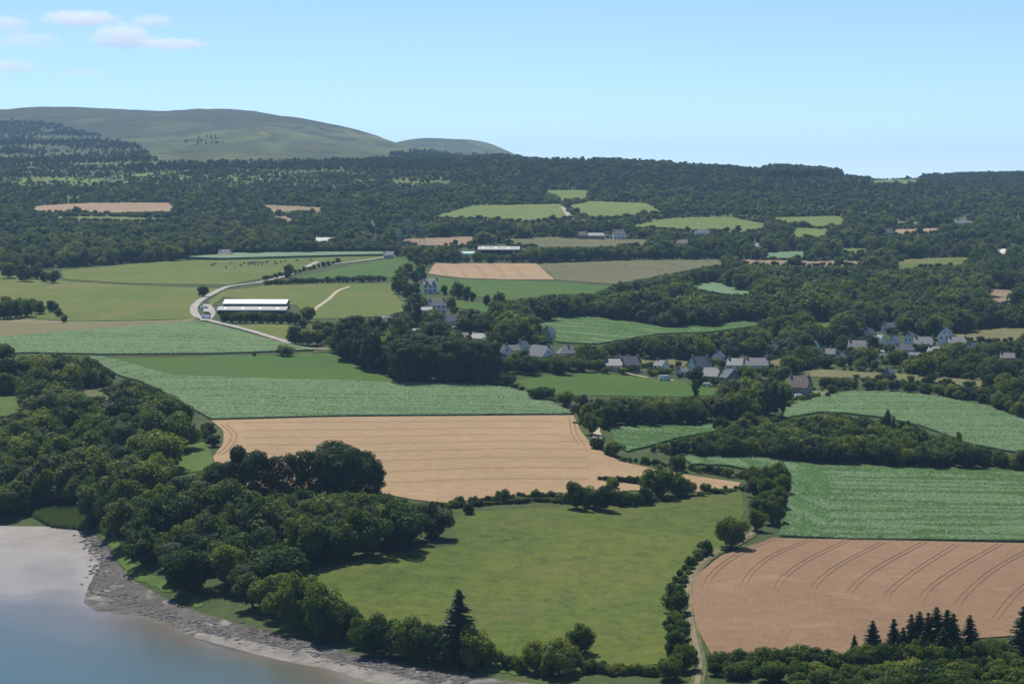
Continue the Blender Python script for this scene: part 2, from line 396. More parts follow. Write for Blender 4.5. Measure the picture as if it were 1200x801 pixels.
M['cow_pied'] = plain('pied_hide', (.20, .18, .17), .9, .1, .9, .9)

def sand_mat():
    m, t, b = nodes('tidal_sand')
    g = N(t, 'ShaderNodeNewGeometry'); sp = N(t, 'ShaderNodeSeparateXYZ'); L(t, g.outputs['Position'], sp.inputs[0])
    p = g.outputs['Position']
    wob = math_(t, 'MULTIPLY', math_(t, 'SUBTRACT', noise(t, p, .05, 5), .5), .5)
    wet = N(t, 'ShaderNodeMapRange'); wet.inputs[1].default_value = .02; wet.inputs[2].default_value = .95; L(t, math_(t, 'ADD', sp.outputs[2], wob), wet.inputs[0])
    dry = ramp(t, noise(t, p, .08, 6, .65), [(.3, (.18, .163, .145)), (.5, (.225, .206, .184)), (.7, (.28, .258, .232))])
    c = mix(t, wet.outputs[0], (.115, .108, .102), dry)
    L(t, c, b.inputs['Base Color'])
    rr = N(t, 'ShaderNodeMapRange'); rr.inputs[3].default_value = .42; rr.inputs[4].default_value = .9; L(t, wet.outputs[0], rr.inputs[0]); L(t, rr.outputs[0], b.inputs['Roughness'])
    b.inputs['Specular IOR Level'].default_value = .35
    bump(t, b, noise(t, wpos(t, (.5, 1, 1), R(-25)), .6, 4), .25, .1)
    return m
M['sand'] = sand_mat()
M['shingle'] = field_mat('weedy_shingle', (.050, .045, .038), (.078, .070, .060), (.14, .128, .112), .12, 1.2, .6, bmp=1, bdist=.4, patch=[(.10, .56, (.30, .28, .255), .7), (.5, .6, (.035, .034, .028), .7)])

M['sand_mix'] = field_mat('gritty_sand', (.13, .118, .10), (.19, .174, .15), (.26, .24, .21), .15, 1.0, .5, bmp=.6, patch=[(.14, .54, (.085, .076, .066), .7)])
def water_mat():
    m, t, b = nodes('estuary_water')
    a = N(t, 'ShaderNodeAttribute'); a.attribute_name = 'depth'
    g = N(t, 'ShaderNodeNewGeometry'); p = g.outputs['Position']
    d = math_(t, 'ADD', a.outputs['Fac'], math_(t, 'MULTIPLY', math_(t, 'SUBTRACT', noise(t, p, .025, 4), .5), .5))
    c = ramp(t, d, [(0, (.20, .175, .145)), (.18, (.13, .115, .085)), (.5, (.072, .092, .068)), (1, (.050, .088, .070))])
    L(t, c, b.inputs['Base Color']); b.inputs['Roughness'].default_value = .22; b.inputs['IOR'].default_value = 1.33
    b.inputs['Specular IOR Level'].default_value = .38
    bump(t, b, mix(t, .5, noise(t, wpos(t, (.45, 1, 1), R(20)), .9, 4), noise(t, wpos(t, (.5, 1, 1), R(-15)), .12, 3)), .12, .35)
    return m
M['water'] = water_mat()

# ------------------------------------------------------------------ ground, hill, water
SPLIT = int(np.searchsorted(YS, 3250))
def grid_mesh(name, j0, j1, mat):
    nI, nJ = len(cs), j1 - j0
    V = np.stack([GX[:, j0:j1], GY[:, j0:j1], HT[:, j0:j1]], -1).reshape(-1, 3)
    i, j = np.meshgrid(np.arange(nI - 1), np.arange(nJ - 1), indexing='ij')
    a = (i * nJ + j).ravel()
    Fc = np.stack([a, a + nJ, a + nJ + 1, a + 1], -1)
    return mesh_np(name, V, Fc, mat, True)
MIDS = int(np.searchsorted(YS, 2080))
tag(link('hillside', grid_mesh('hillside', MIDS, SPLIT + 1, M['hillside'])), 'pale scrubby hillside ground under the far forest', 'hillside', kind='structure')
tag(link('ground', grid_mesh('ground', 0, MIDS + 1, M['ground'])), 'dark green undergrowth and rough ground between the fields', 'ground', kind='structure')
tag(link('hill', grid_mesh('hill', SPLIT, len(YS), M['heath'])), 'long bare heath covered hill behind the forest', 'hill', kind='structure')
# estuary
gx, gy = np.meshgrid(np.arange(-420, 261, 6.0), np.arange(-300, 760, 6.0), indexing='ij')
dep = np.clip(-tz(gx, np.maximum(gy, 125)) / 1.6, 0, 1)
nJ = gx.shape[1]; i, j = np.meshgrid(np.arange(gx.shape[0] - 1), np.arange(nJ - 1), indexing='ij'); a = (i * nJ + j).ravel()
wm = mesh_np('water', np.stack([gx, gy, np.zeros_like(gx)], -1).reshape(-1, 3), np.stack([a, a + nJ, a + nJ + 1, a + 1], -1), M['water'], True)
at = wm.attributes.new('depth', 'FLOAT', 'POINT'); at.data.foreach_set('value', dep.ravel().astype(np.float32))
tag(link('water', wm), 'calm blue brown estuary water beside the mud shore', 'water', kind='structure')

# ------------------------------------------------------------------ draped sheets (fields) and strips (roads)
def pip(P, poly):
    x, y = P[:, 0], P[:, 1]; inside = np.zeros(len(P), bool)
    a = poly; b = np.roll(poly, -1, 0)
    for (x0, y0), (x1, y1) in zip(a, b):
        if y0 == y1: continue
        c = ((y0 > y) != (y1 > y)) & (x < (x1 - x0) * (y - y0) / (y1 - y0) + x0)
        inside ^= c
    return inside
def densify(pts, step, closed=True):
    out = []; n = len(pts)
    for k in range(n if closed else n - 1):
        a, b = np.array(pts[k], float), np.array(pts[(k + 1) % n], float)
        m = max(1, int(np.hypot(*(b - a)) / step))
        for q in range(m): out.append(a + (b - a) * q / m)
    if not closed: out.append(np.array(pts[-1], float))
    return np.array(out)
def smooth_line(pts, n=6):
    p = [np.array(q, float) for q in pts]; p = [2 * p[0] - p[1]] + p + [2 * p[-1] - p[-2]]
    out = []
    for k in range(1, len(p) - 2):
        for q in range(n):
            t = q / n
            out.append(.5 * (2 * p[k] + (p[k + 1] - p[k - 1]) * t + (2 * p[k - 1] - 5 * p[k] + 4 * p[k + 1] - p[k + 2]) * t * t + (3 * p[k] - p[k - 1] - 3 * p[k + 1] + p[k + 2]) * t ** 3))
    out.append(p[-2]); return np.array(out)
MAIZE = []
GPTS = np.stack([GX.ravel(), GY.ravel()], -1)
GC = np.repeat(cs, len(YS)); 
FIELD_W = []            # world outlines: no woodland inside
MASK = np.zeros((801, 1200), np.uint8)   # photo pixels that show open ground or a house
py_, px_ = np.mgrid[0:801, 0:1200]
PIX = np.stack([px_.ravel() + .5, py_.ravel() + .5], -1)
def protect(poly):
    poly = np.array(poly, float)
    x0, y0 = np.clip(np.floor(poly.min(0)).astype(int), 0, (1199, 800)); x1, y1 = np.clip(np.ceil(poly.max(0)).astype(int), 1, (1200, 801))
    if x1 <= x0 or y1 <= y0: return
    yy, xx = np.mgrid[y0:y1, x0:x1]
    ins = pip(np.stack([xx.ravel() + .5, yy.ravel() + .5], -1), poly).reshape(yy.shape)
    MASK[y0:y1, x0:x1] |= ins.astype(np.uint8)
def ribbon(line, wid):
    """two sides of a strip along a world polyline"""
    d = np.gradient(line, axis=0); d /= np.maximum(np.hypot(d[:, 0], d[:, 1]), 1e-9)[:, None]
    nrm = np.stack([-d[:, 1], d[:, 0]], -1) * wid / 2
    return line + nrm, line - nrm
def sheet(name, px, h, mat, label, cat='field', holes=(), guard=True, keep_clear=True, skirt=True, smooth=False, step=5, jit=.35, plants=None):
    pl = smooth_line(list(px) + [px[0]], 5)[:-1] if smooth else np.array(px, float)
    if guard: protect(pl)
    wpoly = castl(densify(pl, step))
    wpoly = wpoly + (rng.random(wpoly.shape) - .5) * jit * np.clip(wpoly[:, 1:2] / 800, .6, 3)
    if keep_clear: FIELD_W.append(wpoly)
    # drop points that nearly coincide
    if plants is not None: MAIZE.append((wpoly, plants, label)); h = .62
    keep = [0]
    for k in range(1, len(wpoly)):
        if np.hypot(*(wpoly[k] - wpoly[keep[-1]])) > .4: keep.append(k)
    wpoly = wpoly[keep]
    lo, hi = wpoly.min(0), wpoly.max(0)
    sel = (GPTS[:, 0] > lo[0]) & (GPTS[:, 0] < hi[0]) & (GPTS[:, 1] > lo[1]) & (GPTS[:, 1] < hi[1])
    inner = GPTS[sel]; inner = inner[pip(inner, wpoly)] if len(inner) else inner
    V = [Vector(p) for p in wpoly]; n0 = len(V)
    E = [(k, (k + 1) % n0) for k in range(n0)]
    for hp in holes:
        s = len(V); V += [Vector(p) for p in hp]; E += [(s + k, s + (k + 1) % len(hp)) for k in range(len(hp))]
    V += [Vector(p) for p in inner]
    org = Vector(lo); V = [v - org for v in V]
    ov, oe, of, *_ = delaunay_2d_cdt(V, E, [], 0, 1e-4)
    P = np.array([(v[0] + lo[0], v[1] + lo[1]) for v in ov]); T = np.array([f for f in of if len(f) == 3], int)
    cen = P[T].mean(1)
    ok = pip(cen, wpoly)
    for hp in holes: ok &= ~pip(cen, hp)
    T = T[ok]
    off = h + .00006 * P[:, 1]
    Z = tz(P[:, 0], P[:, 1])
    VV = np.column_stack([P, Z + off])
    if skirt:
        ed = {}
        for t in T:
            for k in range(3):
                e = (int(t[k]), int(t[(k + 1) % 3])); ed[e] = 1
        be = [e for e in ed if (e[1], e[0]) not in ed]
        bv = sorted({v for e in be for v in e}); idx = {v: len(VV) + k for k, v in enumerate(bv)}
        nb = len(bv)
        VV = np.vstack([VV, np.column_stack([P[bv], Z[bv] - .5]), VV[bv]])
        ex = []
        for a, b in be:
            ta, tb = idx[a] + nb, idx[b] + nb
            ex += [(tb, ta, idx[a]), (tb, idx[a], idx[b])]
        T = np.vstack([T, np.array(ex)]) if ex else T
    used = np.unique(T); rm = -np.ones(len(VV), int); rm[used] = np.arange(len(used))
    o = link(name, mesh_np(name, VV[used], rm[T], mat, True))
    return tag(o, label, cat, kind='structure')
def strip(name, px, wid, mat, label, cat='path', h=.16, clear=True, cross=3, world=None):
    line = castl(densify(smooth_line(px, 8), 2.5, False)) if world is None else world
    k = [0]
    for q in range(1, len(line)):
        if np.hypot(*(line[q] - line[k[-1]])) > 1.2: k.append(q)
    line = line[k]
    for _ in range(3):
        line[1:-1] = (line[:-2] + 2 * line[1:-1] + line[2:]) / 4
    wv = wid * (1 + .18 * (rng.random(len(line)) - .5))
    d = np.gradient(line, axis=0); d /= np.hypot(d[:, 0], d[:, 1])[:, None]
    nrm = np.stack([-d[:, 1], d[:, 0]], -1)
    rows = [line + nrm * wv[:, None] * (q / cross - .5) for q in range(cross + 1)]
    P = np.stack(rows, 1).reshape(-1, 2)
    V = np.column_stack([P, tz(P[:, 0], P[:, 1]) + h + .00009 * P[:, 1]])
    m = cross + 1
    Fc = [(a * m + b, a * m + b + 1, (a + 1) * m + b + 1, (a + 1) * m + b) for a in range(len(line) - 1) for b in range(cross)]
    Fc = np.array(Fc)[:, ::-1]
    if clear:
        s0, s1 = ribbon(line, wid + 3); FIELD_W.append(np.vstack([s0, s1[::-1]]))
    return tag(link(name, mesh_np(name, V, Fc, mat, True)), label, cat, kind='structure')
def tram(px, gauge=1.7, wid=.5):
    """wheel tracks through a crop: two narrow gaps"""
    ln = castl(densify(smooth_line(px, 6), 6, False)); out = []
    k = [0]
    for q in range(1, len(ln)):
        if np.hypot(*(ln[q] - ln[k[-1]])) > 2.5: k.append(q)
    ln = ln[k]
    for _ in range(2): ln[1:-1] = (ln[:-2] + 2 * ln[1:-1] + ln[2:]) / 4
    d = np.gradient(ln, axis=0); d /= np.hypot(d[:, 0], d[:, 1])[:, None]; nrm = np.stack([-d[:, 1], d[:, 0]], -1)
    for s in (-1, 1):
        mid = ln + nrm * s * gauge / 2
        out.append(np.vstack([mid + nrm * wid / 2, (mid - nrm * wid / 2)[::-1]]))
    return out

# ---- shore
sheet('shore', [(-60,618),(0,616),(60,617),(95,622),(118,640),(122,662),(116,686),(112,704),(92,722),(60,728),(0,722),(-60,720)], .03, M['sand'], 'pale tidal sand flat in the cove', 'sand', skirt=False)
sheet('shore', [(96,628),(112,626),(124,640),(138,662),(160,682),(196,702),(235,718),(300,737),(360,752),(420,768),(500,784),(590,797),(640,803),(640,826),(520,822),(470,814),(400,796),(300,772),(230,756),(170,742),(122,722),(98,706),(104,686),(116,664),(118,648)], .07, M['shingle'], 'dark weedy shingle strip between the turf and the water', 'shore', skirt=False, keep_clear=False)
sheet('shore', [(232,741),(300,753),(380,771),(460,790),(500,800),(520,816),(470,810),(400,790),(300,767),(226,747)], .12, M['sand_mix'], 'narrow pale sand strip along the water edge', 'sand', skirt=False, keep_clear=False)
for k, (pp, lb) in enumerate([([(120,627),(140,630),(150,655),(172,668),(200,684),(200,694),(165,682),(142,662),(127,642)], 'bright green turf bank above the shingle in the cove'),
                              ([(222,700),(236,699),(238,708),(228,712)], 'small patch of bright turf under the shore trees'),
                              ([(318,722),(346,728),(350,737),(330,735)], 'little green turf patch beside the sand strip'),
                              ([(545,775),(560,771),(590,778),(616,784),(610,791),(575,786),(552,783)], 'green turf mound on the shingle beneath the bushes')]):
    sheet('turf_bank', pp, .12, M['turf'], lb, 'grass', smooth=True, jit=2.2, step=3)
REED = [(38,606),(60,599),(90,600),(112,612),(102,622),(60,618)]
FIELD_W.append(castl(densify(np.array([(30,606),(60,595),(95,596),(118,612),(104,622),(60,618)], float), 5))); protect([(44,604),(62,600),(88,602),(104,612),(98,618),(60,615)])
# ---- near fields
sheet('pasture', [(352,672),(400,662),(440,652),(500,643),(535,640),(532,608),(548,600),(640,595),(700,593),(760,586),(815,578),(868,573),(872,600),(858,638),(828,652),(806,672),(796,700),(790,740),(782,776),(740,782),(690,778),(640,775),(560,765),(450,752),(400,735),(365,700)], .12, M['pasture'], 'large grazed green pasture above the shore hedge', 'pasture', guard=False)
protect([(400,668),(530,644),(535,612),(560,606),(660,604),(760,598),(868,578),(850,620),(800,660),(775,700),(770,765),(720,765),(690,720),(640,735),(590,765),(560,750),(500,720),(430,715),(385,695)])
WH1 = [(248,493),(400,489),(672,487),(680,505),(696,524),(726,541),(770,551),(805,557),(868,566),(864,572),(815,577),(740,575),(700,580),(620,583),(560,586),(520,590),(485,586),(440,577),(380,573),(310,573),(268,562),(254,550),(250,536),(262,520),(262,506)]
h1 = []
for a, b in ((496,494),(505,502),(513.5,510),(522,518),(532,527),(543,537),(556,549),(569,562)):
    h1 += tram([(285, a), (420, a - 1), (560, b), (650 if b < 515 else 690, b)], 1.8, .3)
h1 += tram([(670,490),(671,500),(674,512),(682,523)], 1.8, .6) + tram([(262,498),(273,508),(274,516),(266,527),(258,533)], 1.8, .6)
sheet('wheat_field', WH1, .26, M['wheat'], 'pale golden wheat field between the maize and the hedge', 'wheat field', holes=h1, guard=False)
protect([(258,495),(400,490),(672,488),(688,522),(760,552),(860,567),(815,574),(700,576),(560,580),(505,578),(462,562),(440,538),(400,521),(330,528),(290,520),(258,534)])
TR = [[(905,632),(870,648),(850,660),(833,676),(828,690),(830,710),(838,740),(845,758)], [(950,633),(905,652),(882,670),(872,688),(875,706),(884,735),(890,758)],
      [(993,634),(950,655),(921,675),(911,692),(915,710),(925,735),(934,760)], [(1035,636),(985,662),(961,680),(953,693),(958,710),(970,740),(980,766)],
      [(1083,636),(1030,665),(1004,685),(995,698),(1000,715),(1015,742),(1022,755)], [(1123,638),(1075,668),(1047,690),(1039,702),(1045,722),(1056,742)],
      [(1172,638),(1120,668),(1090,690),(1081,702),(1088,720),(1098,738)], [(1215,640),(1165,668),(1135,694),(1123,710),(1128,728),(1134,738)], [(1258,646),(1200,688),(1177,712),(1166,727)]]
h3 = []
for q in TR: h3 += tram([q[0]] + q[1:], 1.5, .24)
sheet('wheat_field', [(905,631),(1060,634),(1290,639),(1290,738),(1180,746),(1100,752),(1040,772),(940,774),(834,768),(816,735),(809,702),(814,676),(845,652)], .26, M['wheat_ripe'], 'reddish brown ripe wheat field with curving wheel tracks', 'wheat field', holes=h3)
sheet('soil', [(905,631),(1060,634),(1290,639),(1290,738),(1180,746),(1100,752),(1040,772),(940,774),(834,768),(816,735),(809,702),(814,676),(845,652)], .14, M['soil'], 'bare brown soil showing in the wheel tracks of the reddish wheat', 'soil', skirt=False)
sheet('soil', WH1, .14, M['soil'], 'bare brown soil showing in the wheel tracks of the golden wheat', 'soil', skirt=False)
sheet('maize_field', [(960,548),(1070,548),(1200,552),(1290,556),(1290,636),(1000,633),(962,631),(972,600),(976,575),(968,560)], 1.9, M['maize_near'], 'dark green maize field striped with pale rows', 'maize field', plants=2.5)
sheet('maize_field', [(800,536),(870,538),(930,542),(960,547),(968,560),(976,575),(972,600),(962,631),(914,629),(921,600),(927,575),(926,562),(880,552),(850,546),(810,545)], 1.9, M['maize_head'], 'maize headland with curving rows beside the tree belt', 'maize field', plants=-76)
sheet('maize_field', [(714,503),(782,499),(835,499),(845,505),(790,515),(760,524),(735,530),(722,522)], 1.6, M['maize_green'], 'small bright maize plot behind the scrub copse', 'maize field', plants=10)
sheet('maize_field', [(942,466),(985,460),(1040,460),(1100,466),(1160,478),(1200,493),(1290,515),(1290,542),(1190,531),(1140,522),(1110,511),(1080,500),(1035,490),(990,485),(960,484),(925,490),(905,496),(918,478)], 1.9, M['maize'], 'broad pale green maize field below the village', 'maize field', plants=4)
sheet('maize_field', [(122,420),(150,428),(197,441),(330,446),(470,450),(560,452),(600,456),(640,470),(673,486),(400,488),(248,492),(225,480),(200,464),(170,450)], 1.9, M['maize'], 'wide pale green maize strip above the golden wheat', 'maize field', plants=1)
sheet('maize_field', [(102,418),(121,419),(196,440),(168,449),(140,441)], 1.9, M['maize_diag'], 'wedge of maize with slanting rows beside the mown meadow', 'maize field', plants=52)
sheet('meadow', [(125,420),(300,417),(385,414),(400,420),(430,434),(470,449),(330,445),(198,440)], .2, M['lush'], 'smooth dark green mown meadow between two maize fields', 'meadow')
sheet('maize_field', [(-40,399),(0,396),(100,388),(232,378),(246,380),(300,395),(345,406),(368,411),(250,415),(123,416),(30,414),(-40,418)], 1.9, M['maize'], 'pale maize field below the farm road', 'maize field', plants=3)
sheet('dry_meadow', [(-40,371),(40,374),(90,378),(232,375),(232,377),(100,387),(0,395),(-40,398)], .15, M['dry'], 'yellowish dry meadow strip above the maize', 'meadow')
sheet('pasture', [(-40,318),(0,320),(75,329),(150,334),(258,338),(240,350),(226,362),(228,374),(90,377),(40,373),(-40,370)], .15, M['pasture_far'], 'wide light green pasture enclosed by the curving road', 'pasture')
sheet('pasture', [(72,317),(140,311),(205,306),(260,305),(400,301),(455,300),(400,309),(330,322),(268,334),(150,332),(75,327)], .15, M['pasture_far'], 'cattle pasture above the farm road', 'pasture')
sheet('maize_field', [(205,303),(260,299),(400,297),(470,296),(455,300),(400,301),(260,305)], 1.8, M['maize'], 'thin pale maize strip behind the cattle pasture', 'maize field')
sheet('pasture', [(345,326),(400,314),(450,304),(478,303),(478,310),(468,325),(400,330)], .15, M['lush'], 'green sloping meadow between the road hedges', 'meadow')
sheet('pasture', [(262,341),(330,333),(400,332),(460,333),(466,350),(482,362),(455,370),(400,373),(362,374),(348,358),(262,348),(244,362),(246,352)], .15, M['pasture_far'], 'brownish green pasture around the long farm shed', 'pasture')
sheet('meadow', [(268,381),(345,379),(348,396),(338,402)], .15, M['pasture_far'], 'small meadow below the shed tree screen', 'meadow')
sheet('wheat_field', [(502,321),(510,309),(570,309),(628,309),(650,328),(600,328),(540,326)], .26, M['wheat'], 'small pinkish wheat field above the white farmhouse', 'wheat field', holes=sum([tram([(512 + q * 22, 311), (520 + q * 22, 318), (525 + q * 22, 326)], 1.8, .22) for q in range(5)], []))
sheet('meadow', [(498,324),(540,328),(650,330),(720,336),(700,344),(650,345),(600,352),(560,348),(520,342),(498,338)], .15, M['lush'], 'green meadow below the small wheat field', 'meadow')
sheet('meadow', [(500,348),(560,354),(580,362),(570,366),(530,360),(505,352)], .15, M['lush'], 'little green paddock below the white farmhouse', 'meadow')
sheet('pasture', [(630,310),(737,305),(858,304),(848,309),(800,318),(722,333),(652,328)], .15, M['brown_pasture'], 'brownish grazed pasture behind the oak wood', 'pasture')
sheet('maize_field', [(622,381),(645,375),(668,371),(712,374),(775,384),(832,383),(895,373),(893,382),(830,390),(770,392),(700,404),(655,402),(640,396)], 1.7, M['maize_green'], 'bright green maize field curving between woods', 'maize field', plants=12)
sheet('meadow', [(606,446),(640,441),(700,437),(790,446),(850,458),(856,462),(800,465),(700,464),(645,464),(618,456)], .15, M['lush'], 'green meadow below the village cottages', 'meadow')
sheet('meadow', [(186,551),(205,536),(222,516),(228,506),(240,518),(248,532),(250,544),(236,552),(205,557)], .2, M['turf'], 'bright green wedge of grass beside the golden wheat', 'meadow')
sheet('meadow', [(-40,462),(0,463),(38,466),(30,480),(0,490),(-40,494)], .2, M['turf'], 'small bright lawn inside the wood above the cove', 'meadow')
sheet('rough_ground', [(84,450),(108,446),(134,449),(142,464),(128,470),(100,464)], .2, M['verge'], 'scrubby pale clearing beside the maize wedge', 'clearing')
# ---- far fields
far = [
 ('wheat_field', [(37,242),(110,238),(200,238),(201,248),(120,250),(40,249)], M['wheat_far'], 'pinkish wheat field high in the forest beneath the heath hill'),
 ('meadow', [(66,254),(130,254),(195,256),(192,261),(120,260),(70,258)], M['farfield'], 'thin green meadow below the forest wheat field'),
 ('fallow_field', [(307,240),(376,243),(378,250),(318,251)], M['fallow'], 'brown fallow patch in the forest'),
 ('fallow_field', [(318,254),(338,253),(350,261),(332,265)], M['fallow'], 'smaller brown fallow patch beside the forest firs'),
 ('meadow', [(500,257),(525,249),(552,241),(655,239),(676,256),(620,261),(580,258),(540,257)], M['farfield'], 'large pale green meadow below the forest'),
 ('meadow', [(633,223),(693,223),(686,235),(656,237)], M['farfield'], 'green meadow highest up against the dark forest'),
 ('meadow', [(666,241),(690,236),(758,238),(776,250),(700,259),(674,250)], M['farfield'], 'pale meadow beside the little white lane'),
 ('meadow', [(737,265),(780,256),(850,254),(905,264),(890,272),(800,272)], M['farfield'], 'broad bright meadow under the forest edge'),
 ('meadow', [(900,255),(985,253),(993,262),(960,268),(922,265)], M['farfield'], 'sunlit meadow beside the poplar wood'),
 ('meadow', [(928,267),(970,268),(968,279),(930,279)], M['farfield'], 'small meadow in front of the poplar wood'),
 ('meadow', [(1046,260),(1085,260),(1085,264),(1050,265)], M['farfield'], 'sliver of meadow above the fallow patch'),
 ('fallow_field', [(1042,269),(1108,267),(1100,274),(1046,276)], M['wheat_far'], 'pinkish stubble field at the forest foot'),
 ('meadow', [(1045,309),(1070,303),(1150,301),(1125,311),(1052,316)], M['pasture_far'], 'sloping meadow above the wooded valley'),
 ('fallow_field', [(1150,337),(1200,341),(1250,345),(1250,358),(1200,356),(1162,356)], M['fallow'], 'brown fallow field in the wooded valley side'),
 ('meadow', [(1116,393),(1150,387),(1185,384),(1250,388),(1250,397),(1196,399),(1145,402)], M['dry'], 'yellow green meadow behind the village gable'),
 ('fallow_field', [(461,287),(476,280),(557,277),(556,286),(520,288)], M['fallow'], 'brown fallow strip beneath the power line'),
 ('meadow', [(582,281),(640,278),(760,281),(762,289),(610,290)], M['brown_pasture'], 'dull green pasture around the far farmhouses'),
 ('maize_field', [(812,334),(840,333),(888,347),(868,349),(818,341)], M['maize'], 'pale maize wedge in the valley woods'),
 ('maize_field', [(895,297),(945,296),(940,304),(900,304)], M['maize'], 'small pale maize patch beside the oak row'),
 ('meadow', [(980,291),(1022,291),(1020,297),(985,297)], M['farfield'], 'narrow green meadow behind the valley oaks'),
 ('fallow_field', [(862,304),(930,306),(1016,306),(1010,312),(930,312),(870,310)], M['fallow'], 'reddish brown strip between the valley woods'),
 ('meadow', [(1016,212),(1045,210),(1080,211),(1074,217),(1022,216)], M['farfield'], 'pale field on the ridge crest'),
 ('meadow', [(948,378),(972,374),(980,383),(955,386)], M['lush'], 'tiny meadow above the village roofs'),
 ('meadow', [(1012,342),(1028,341),(1032,352),(1020,353)], M['lush'], 'small steep meadow in the valley wood'),
 ('dry_meadow', [(930,437),(960,433),(1010,436),(1070,439),(1160,447),(1162,455),(1090,448),(1010,443),(950,442)], M['dry'], 'dry tawny meadow strip below the village'),
 ('dry_meadow', [(740,423),(790,421),(812,424),(800,430),(750,430)], M['dry'], 'dry yellow garden plot between the cottages'),
 ('meadow', [(925,466),(950,458),(985,459),(960,465),(940,470)], M['dry'], 'rough grass beside the lone stone house'),
 ('meadow', [(900,423),(920,420),(925,428),(905,432)], M['dry'], 'garden lawn beside the pale blue house'),
 ('meadow', [(960,408),(980,407),(982,414),(964,415)], M['lush'], 'walled lawn beside the big village roof'),
 ('meadow', [(900,482),(922,478),(912,492),(897,496)], M['maize_green'], 'small green corner left of the stone house hedge'),
]
EDGES = []
for nm, pp, mt, lb in far:
    hh = 1.2 if 'maize' in nm else .5 if 'wheat' in nm else .2
    sheet(nm, pp, hh, mt, lb.replace(' left of the', ' below the'), nm.replace('_', ' '), step=4, jit=1.6)
    EDGES.append((FIELD_W[-1], 3.6 if FIELD_W[-1][:, 1].mean() > 1700 else 2.4))
# clearings in the young plantation on the hill foot
for pp in ([(0,212),(60,208),(120,210),(90,222),(20,228),(0,226)], [(150,205),(240,199),(330,203),(300,212),(190,214)], [(380,212),(450,205),(520,210),(470,219)], [(452,238),(478,235),(485,243),(460,246)]):
    sheet('clearing', pp, .3, M['farfield'], 'pale grassy clearing dotted with young conifers', 'clearing', smooth=True, guard=False, keep_clear=False, skirt=False)['group'] = 'plantation clearings'
# ---- roads and tracks
strip('road', [(372,307),(345,320),(322,327),(300,332),(268,336),(250,344),(234,353),(227,362),(231,371),(246,376),(290,387),(336,401),(352,405)], 4.2, M['road'], 'pale curving farm road', 'road', h=.3)
strip('road', [(460,300),(430,305),(398,309),(372,312)], 4.0, M['road'], 'pale lane climbing between the meadows', 'road', h=.3)
strip('path', [(72,328),(150,333),(262,337)], 2.5, M['verge'], 'narrow grassy bank along the cattle pasture', 'path')
strip('path', [(0,376),(90,378),(200,376),(230,374)], 1.8, M['track'], 'thin field track below the wide pasture', 'path')
strip('path', [(90,418),(200,417),(300,417.5),(345,416),(385,411),(396,410)], 2.0, M['verge'], 'grassy verge between maize and mown meadow', 'path')
strip('path', [(366,366),(372,360),(385,351),(396,341),(410,336)], 2.4, M['track'], 'curving dirt track above the farm shed', 'path')
strip('path', [(340,402),(360,408),(380,409),(398,409)], 3, M['track'], 'dirt lane entering the dark grove', 'path')
strip('path', [(697,500),(699,510),(703,519),(712,529)], 3.4, M['track'], 'sandy lane beside the golden wheat', 'path')
strip('path', [(816,812),(818,795),(820,780),(816,760),(812,740),(808,715),(807,690),(816,668),(836,650),(862,638),(882,625),(890,612),(893,600)], 3.0, M['verge'], 'grassy farm track edging the reddish wheat', 'path', h=.2)
for dx_, lb in ((-1.6, 'worn pasture side wheel rut of the farm track'), (1.6, 'worn wheat side wheel rut of the farm track')):
    strip('path', [(a + dx_, b) for a, b in [(816,812),(818,795),(820,780),(816,760),(812,740),(808,715),(807,690),(816,668),(836,650),(862,638),(882,625),(890,612)]], .55, M['rut'], lb, 'path', h=.3, cross=1, clear=False)
strip('path', [(660,243),(664,250),(672,258)], 5, M['road'], 'little white lane between pale meadows', 'road', h=.4)
strip('road', [(1215,432),(1195,440),(1186,447),(1190,455),(1215,464)], 5, M['track'], 'pale bend of the valley road', 'road', h=.3)
strip('path', [(725,434),(735,438),(760,443),(790,446)], 2.5, M['track'], 'pale village path beside the meadow', 'path', h=.3)
strip('road', [(240,376),(246,368),(243,360),(239,357)], 6, M['road'], 'pale farmyard apron beside the shed', 'road', h=.28)

# ================================================================== trees
def tubes(paths, sides=6):
    """tapered tubes: paths = [[(x,y,z,r), ...], ...]"""
    V, Fc = [], []
    for p in paths:
        p = np.array(p, float); base = len(V)
        for k in range(len(p)):
            d = p[min(k + 1, len(p) - 1), :3] - p[max(k - 1, 0), :3]; d /= max(np.linalg.norm(d), 1e-9)
            u = np.cross(d, (0, 1, 0) if abs(d[1]) < .9 else (1, 0, 0)); u /= np.linalg.norm(u); v = np.cross(d, u)
            for q in range(sides):
                a = 2 * math.pi * q / sides; V.append(p[k, :3] + p[k, 3] * (u * math.cos(a) + v * math.sin(a)))
        for k in range(len(p) - 1):
            for q in range(sides):
                a, b = base + k * sides + q, base + k * sides + (q + 1) % sides
                Fc.append((a, b, b + sides, a + sides))
    return np.array(V), np.array(Fc)

def leaves(C, Nn, S, aspect, r):
    """leaf-shaped quads at C, facing Nn, size S"""
    n = len(C)
    Nn = Nn / np.maximum(np.linalg.norm(Nn, axis=1), 1e-9)[:, None]
    h = r.normal(size=(n, 3)); u = np.cross(Nn, h); u /= np.maximum(np.linalg.norm(u, axis=1), 1e-9)[:, None]; v = np.cross(Nn, u)
    S = S[:, None]
    V = np.stack([C - u * S * aspect, C - v * S * .5 + Nn * S * .12, C + u * S * aspect, C + v * S * .5 - Nn * S * .05], 1).reshape(-1, 3)
    return V, np.arange(4 * n).reshape(-1, 4)

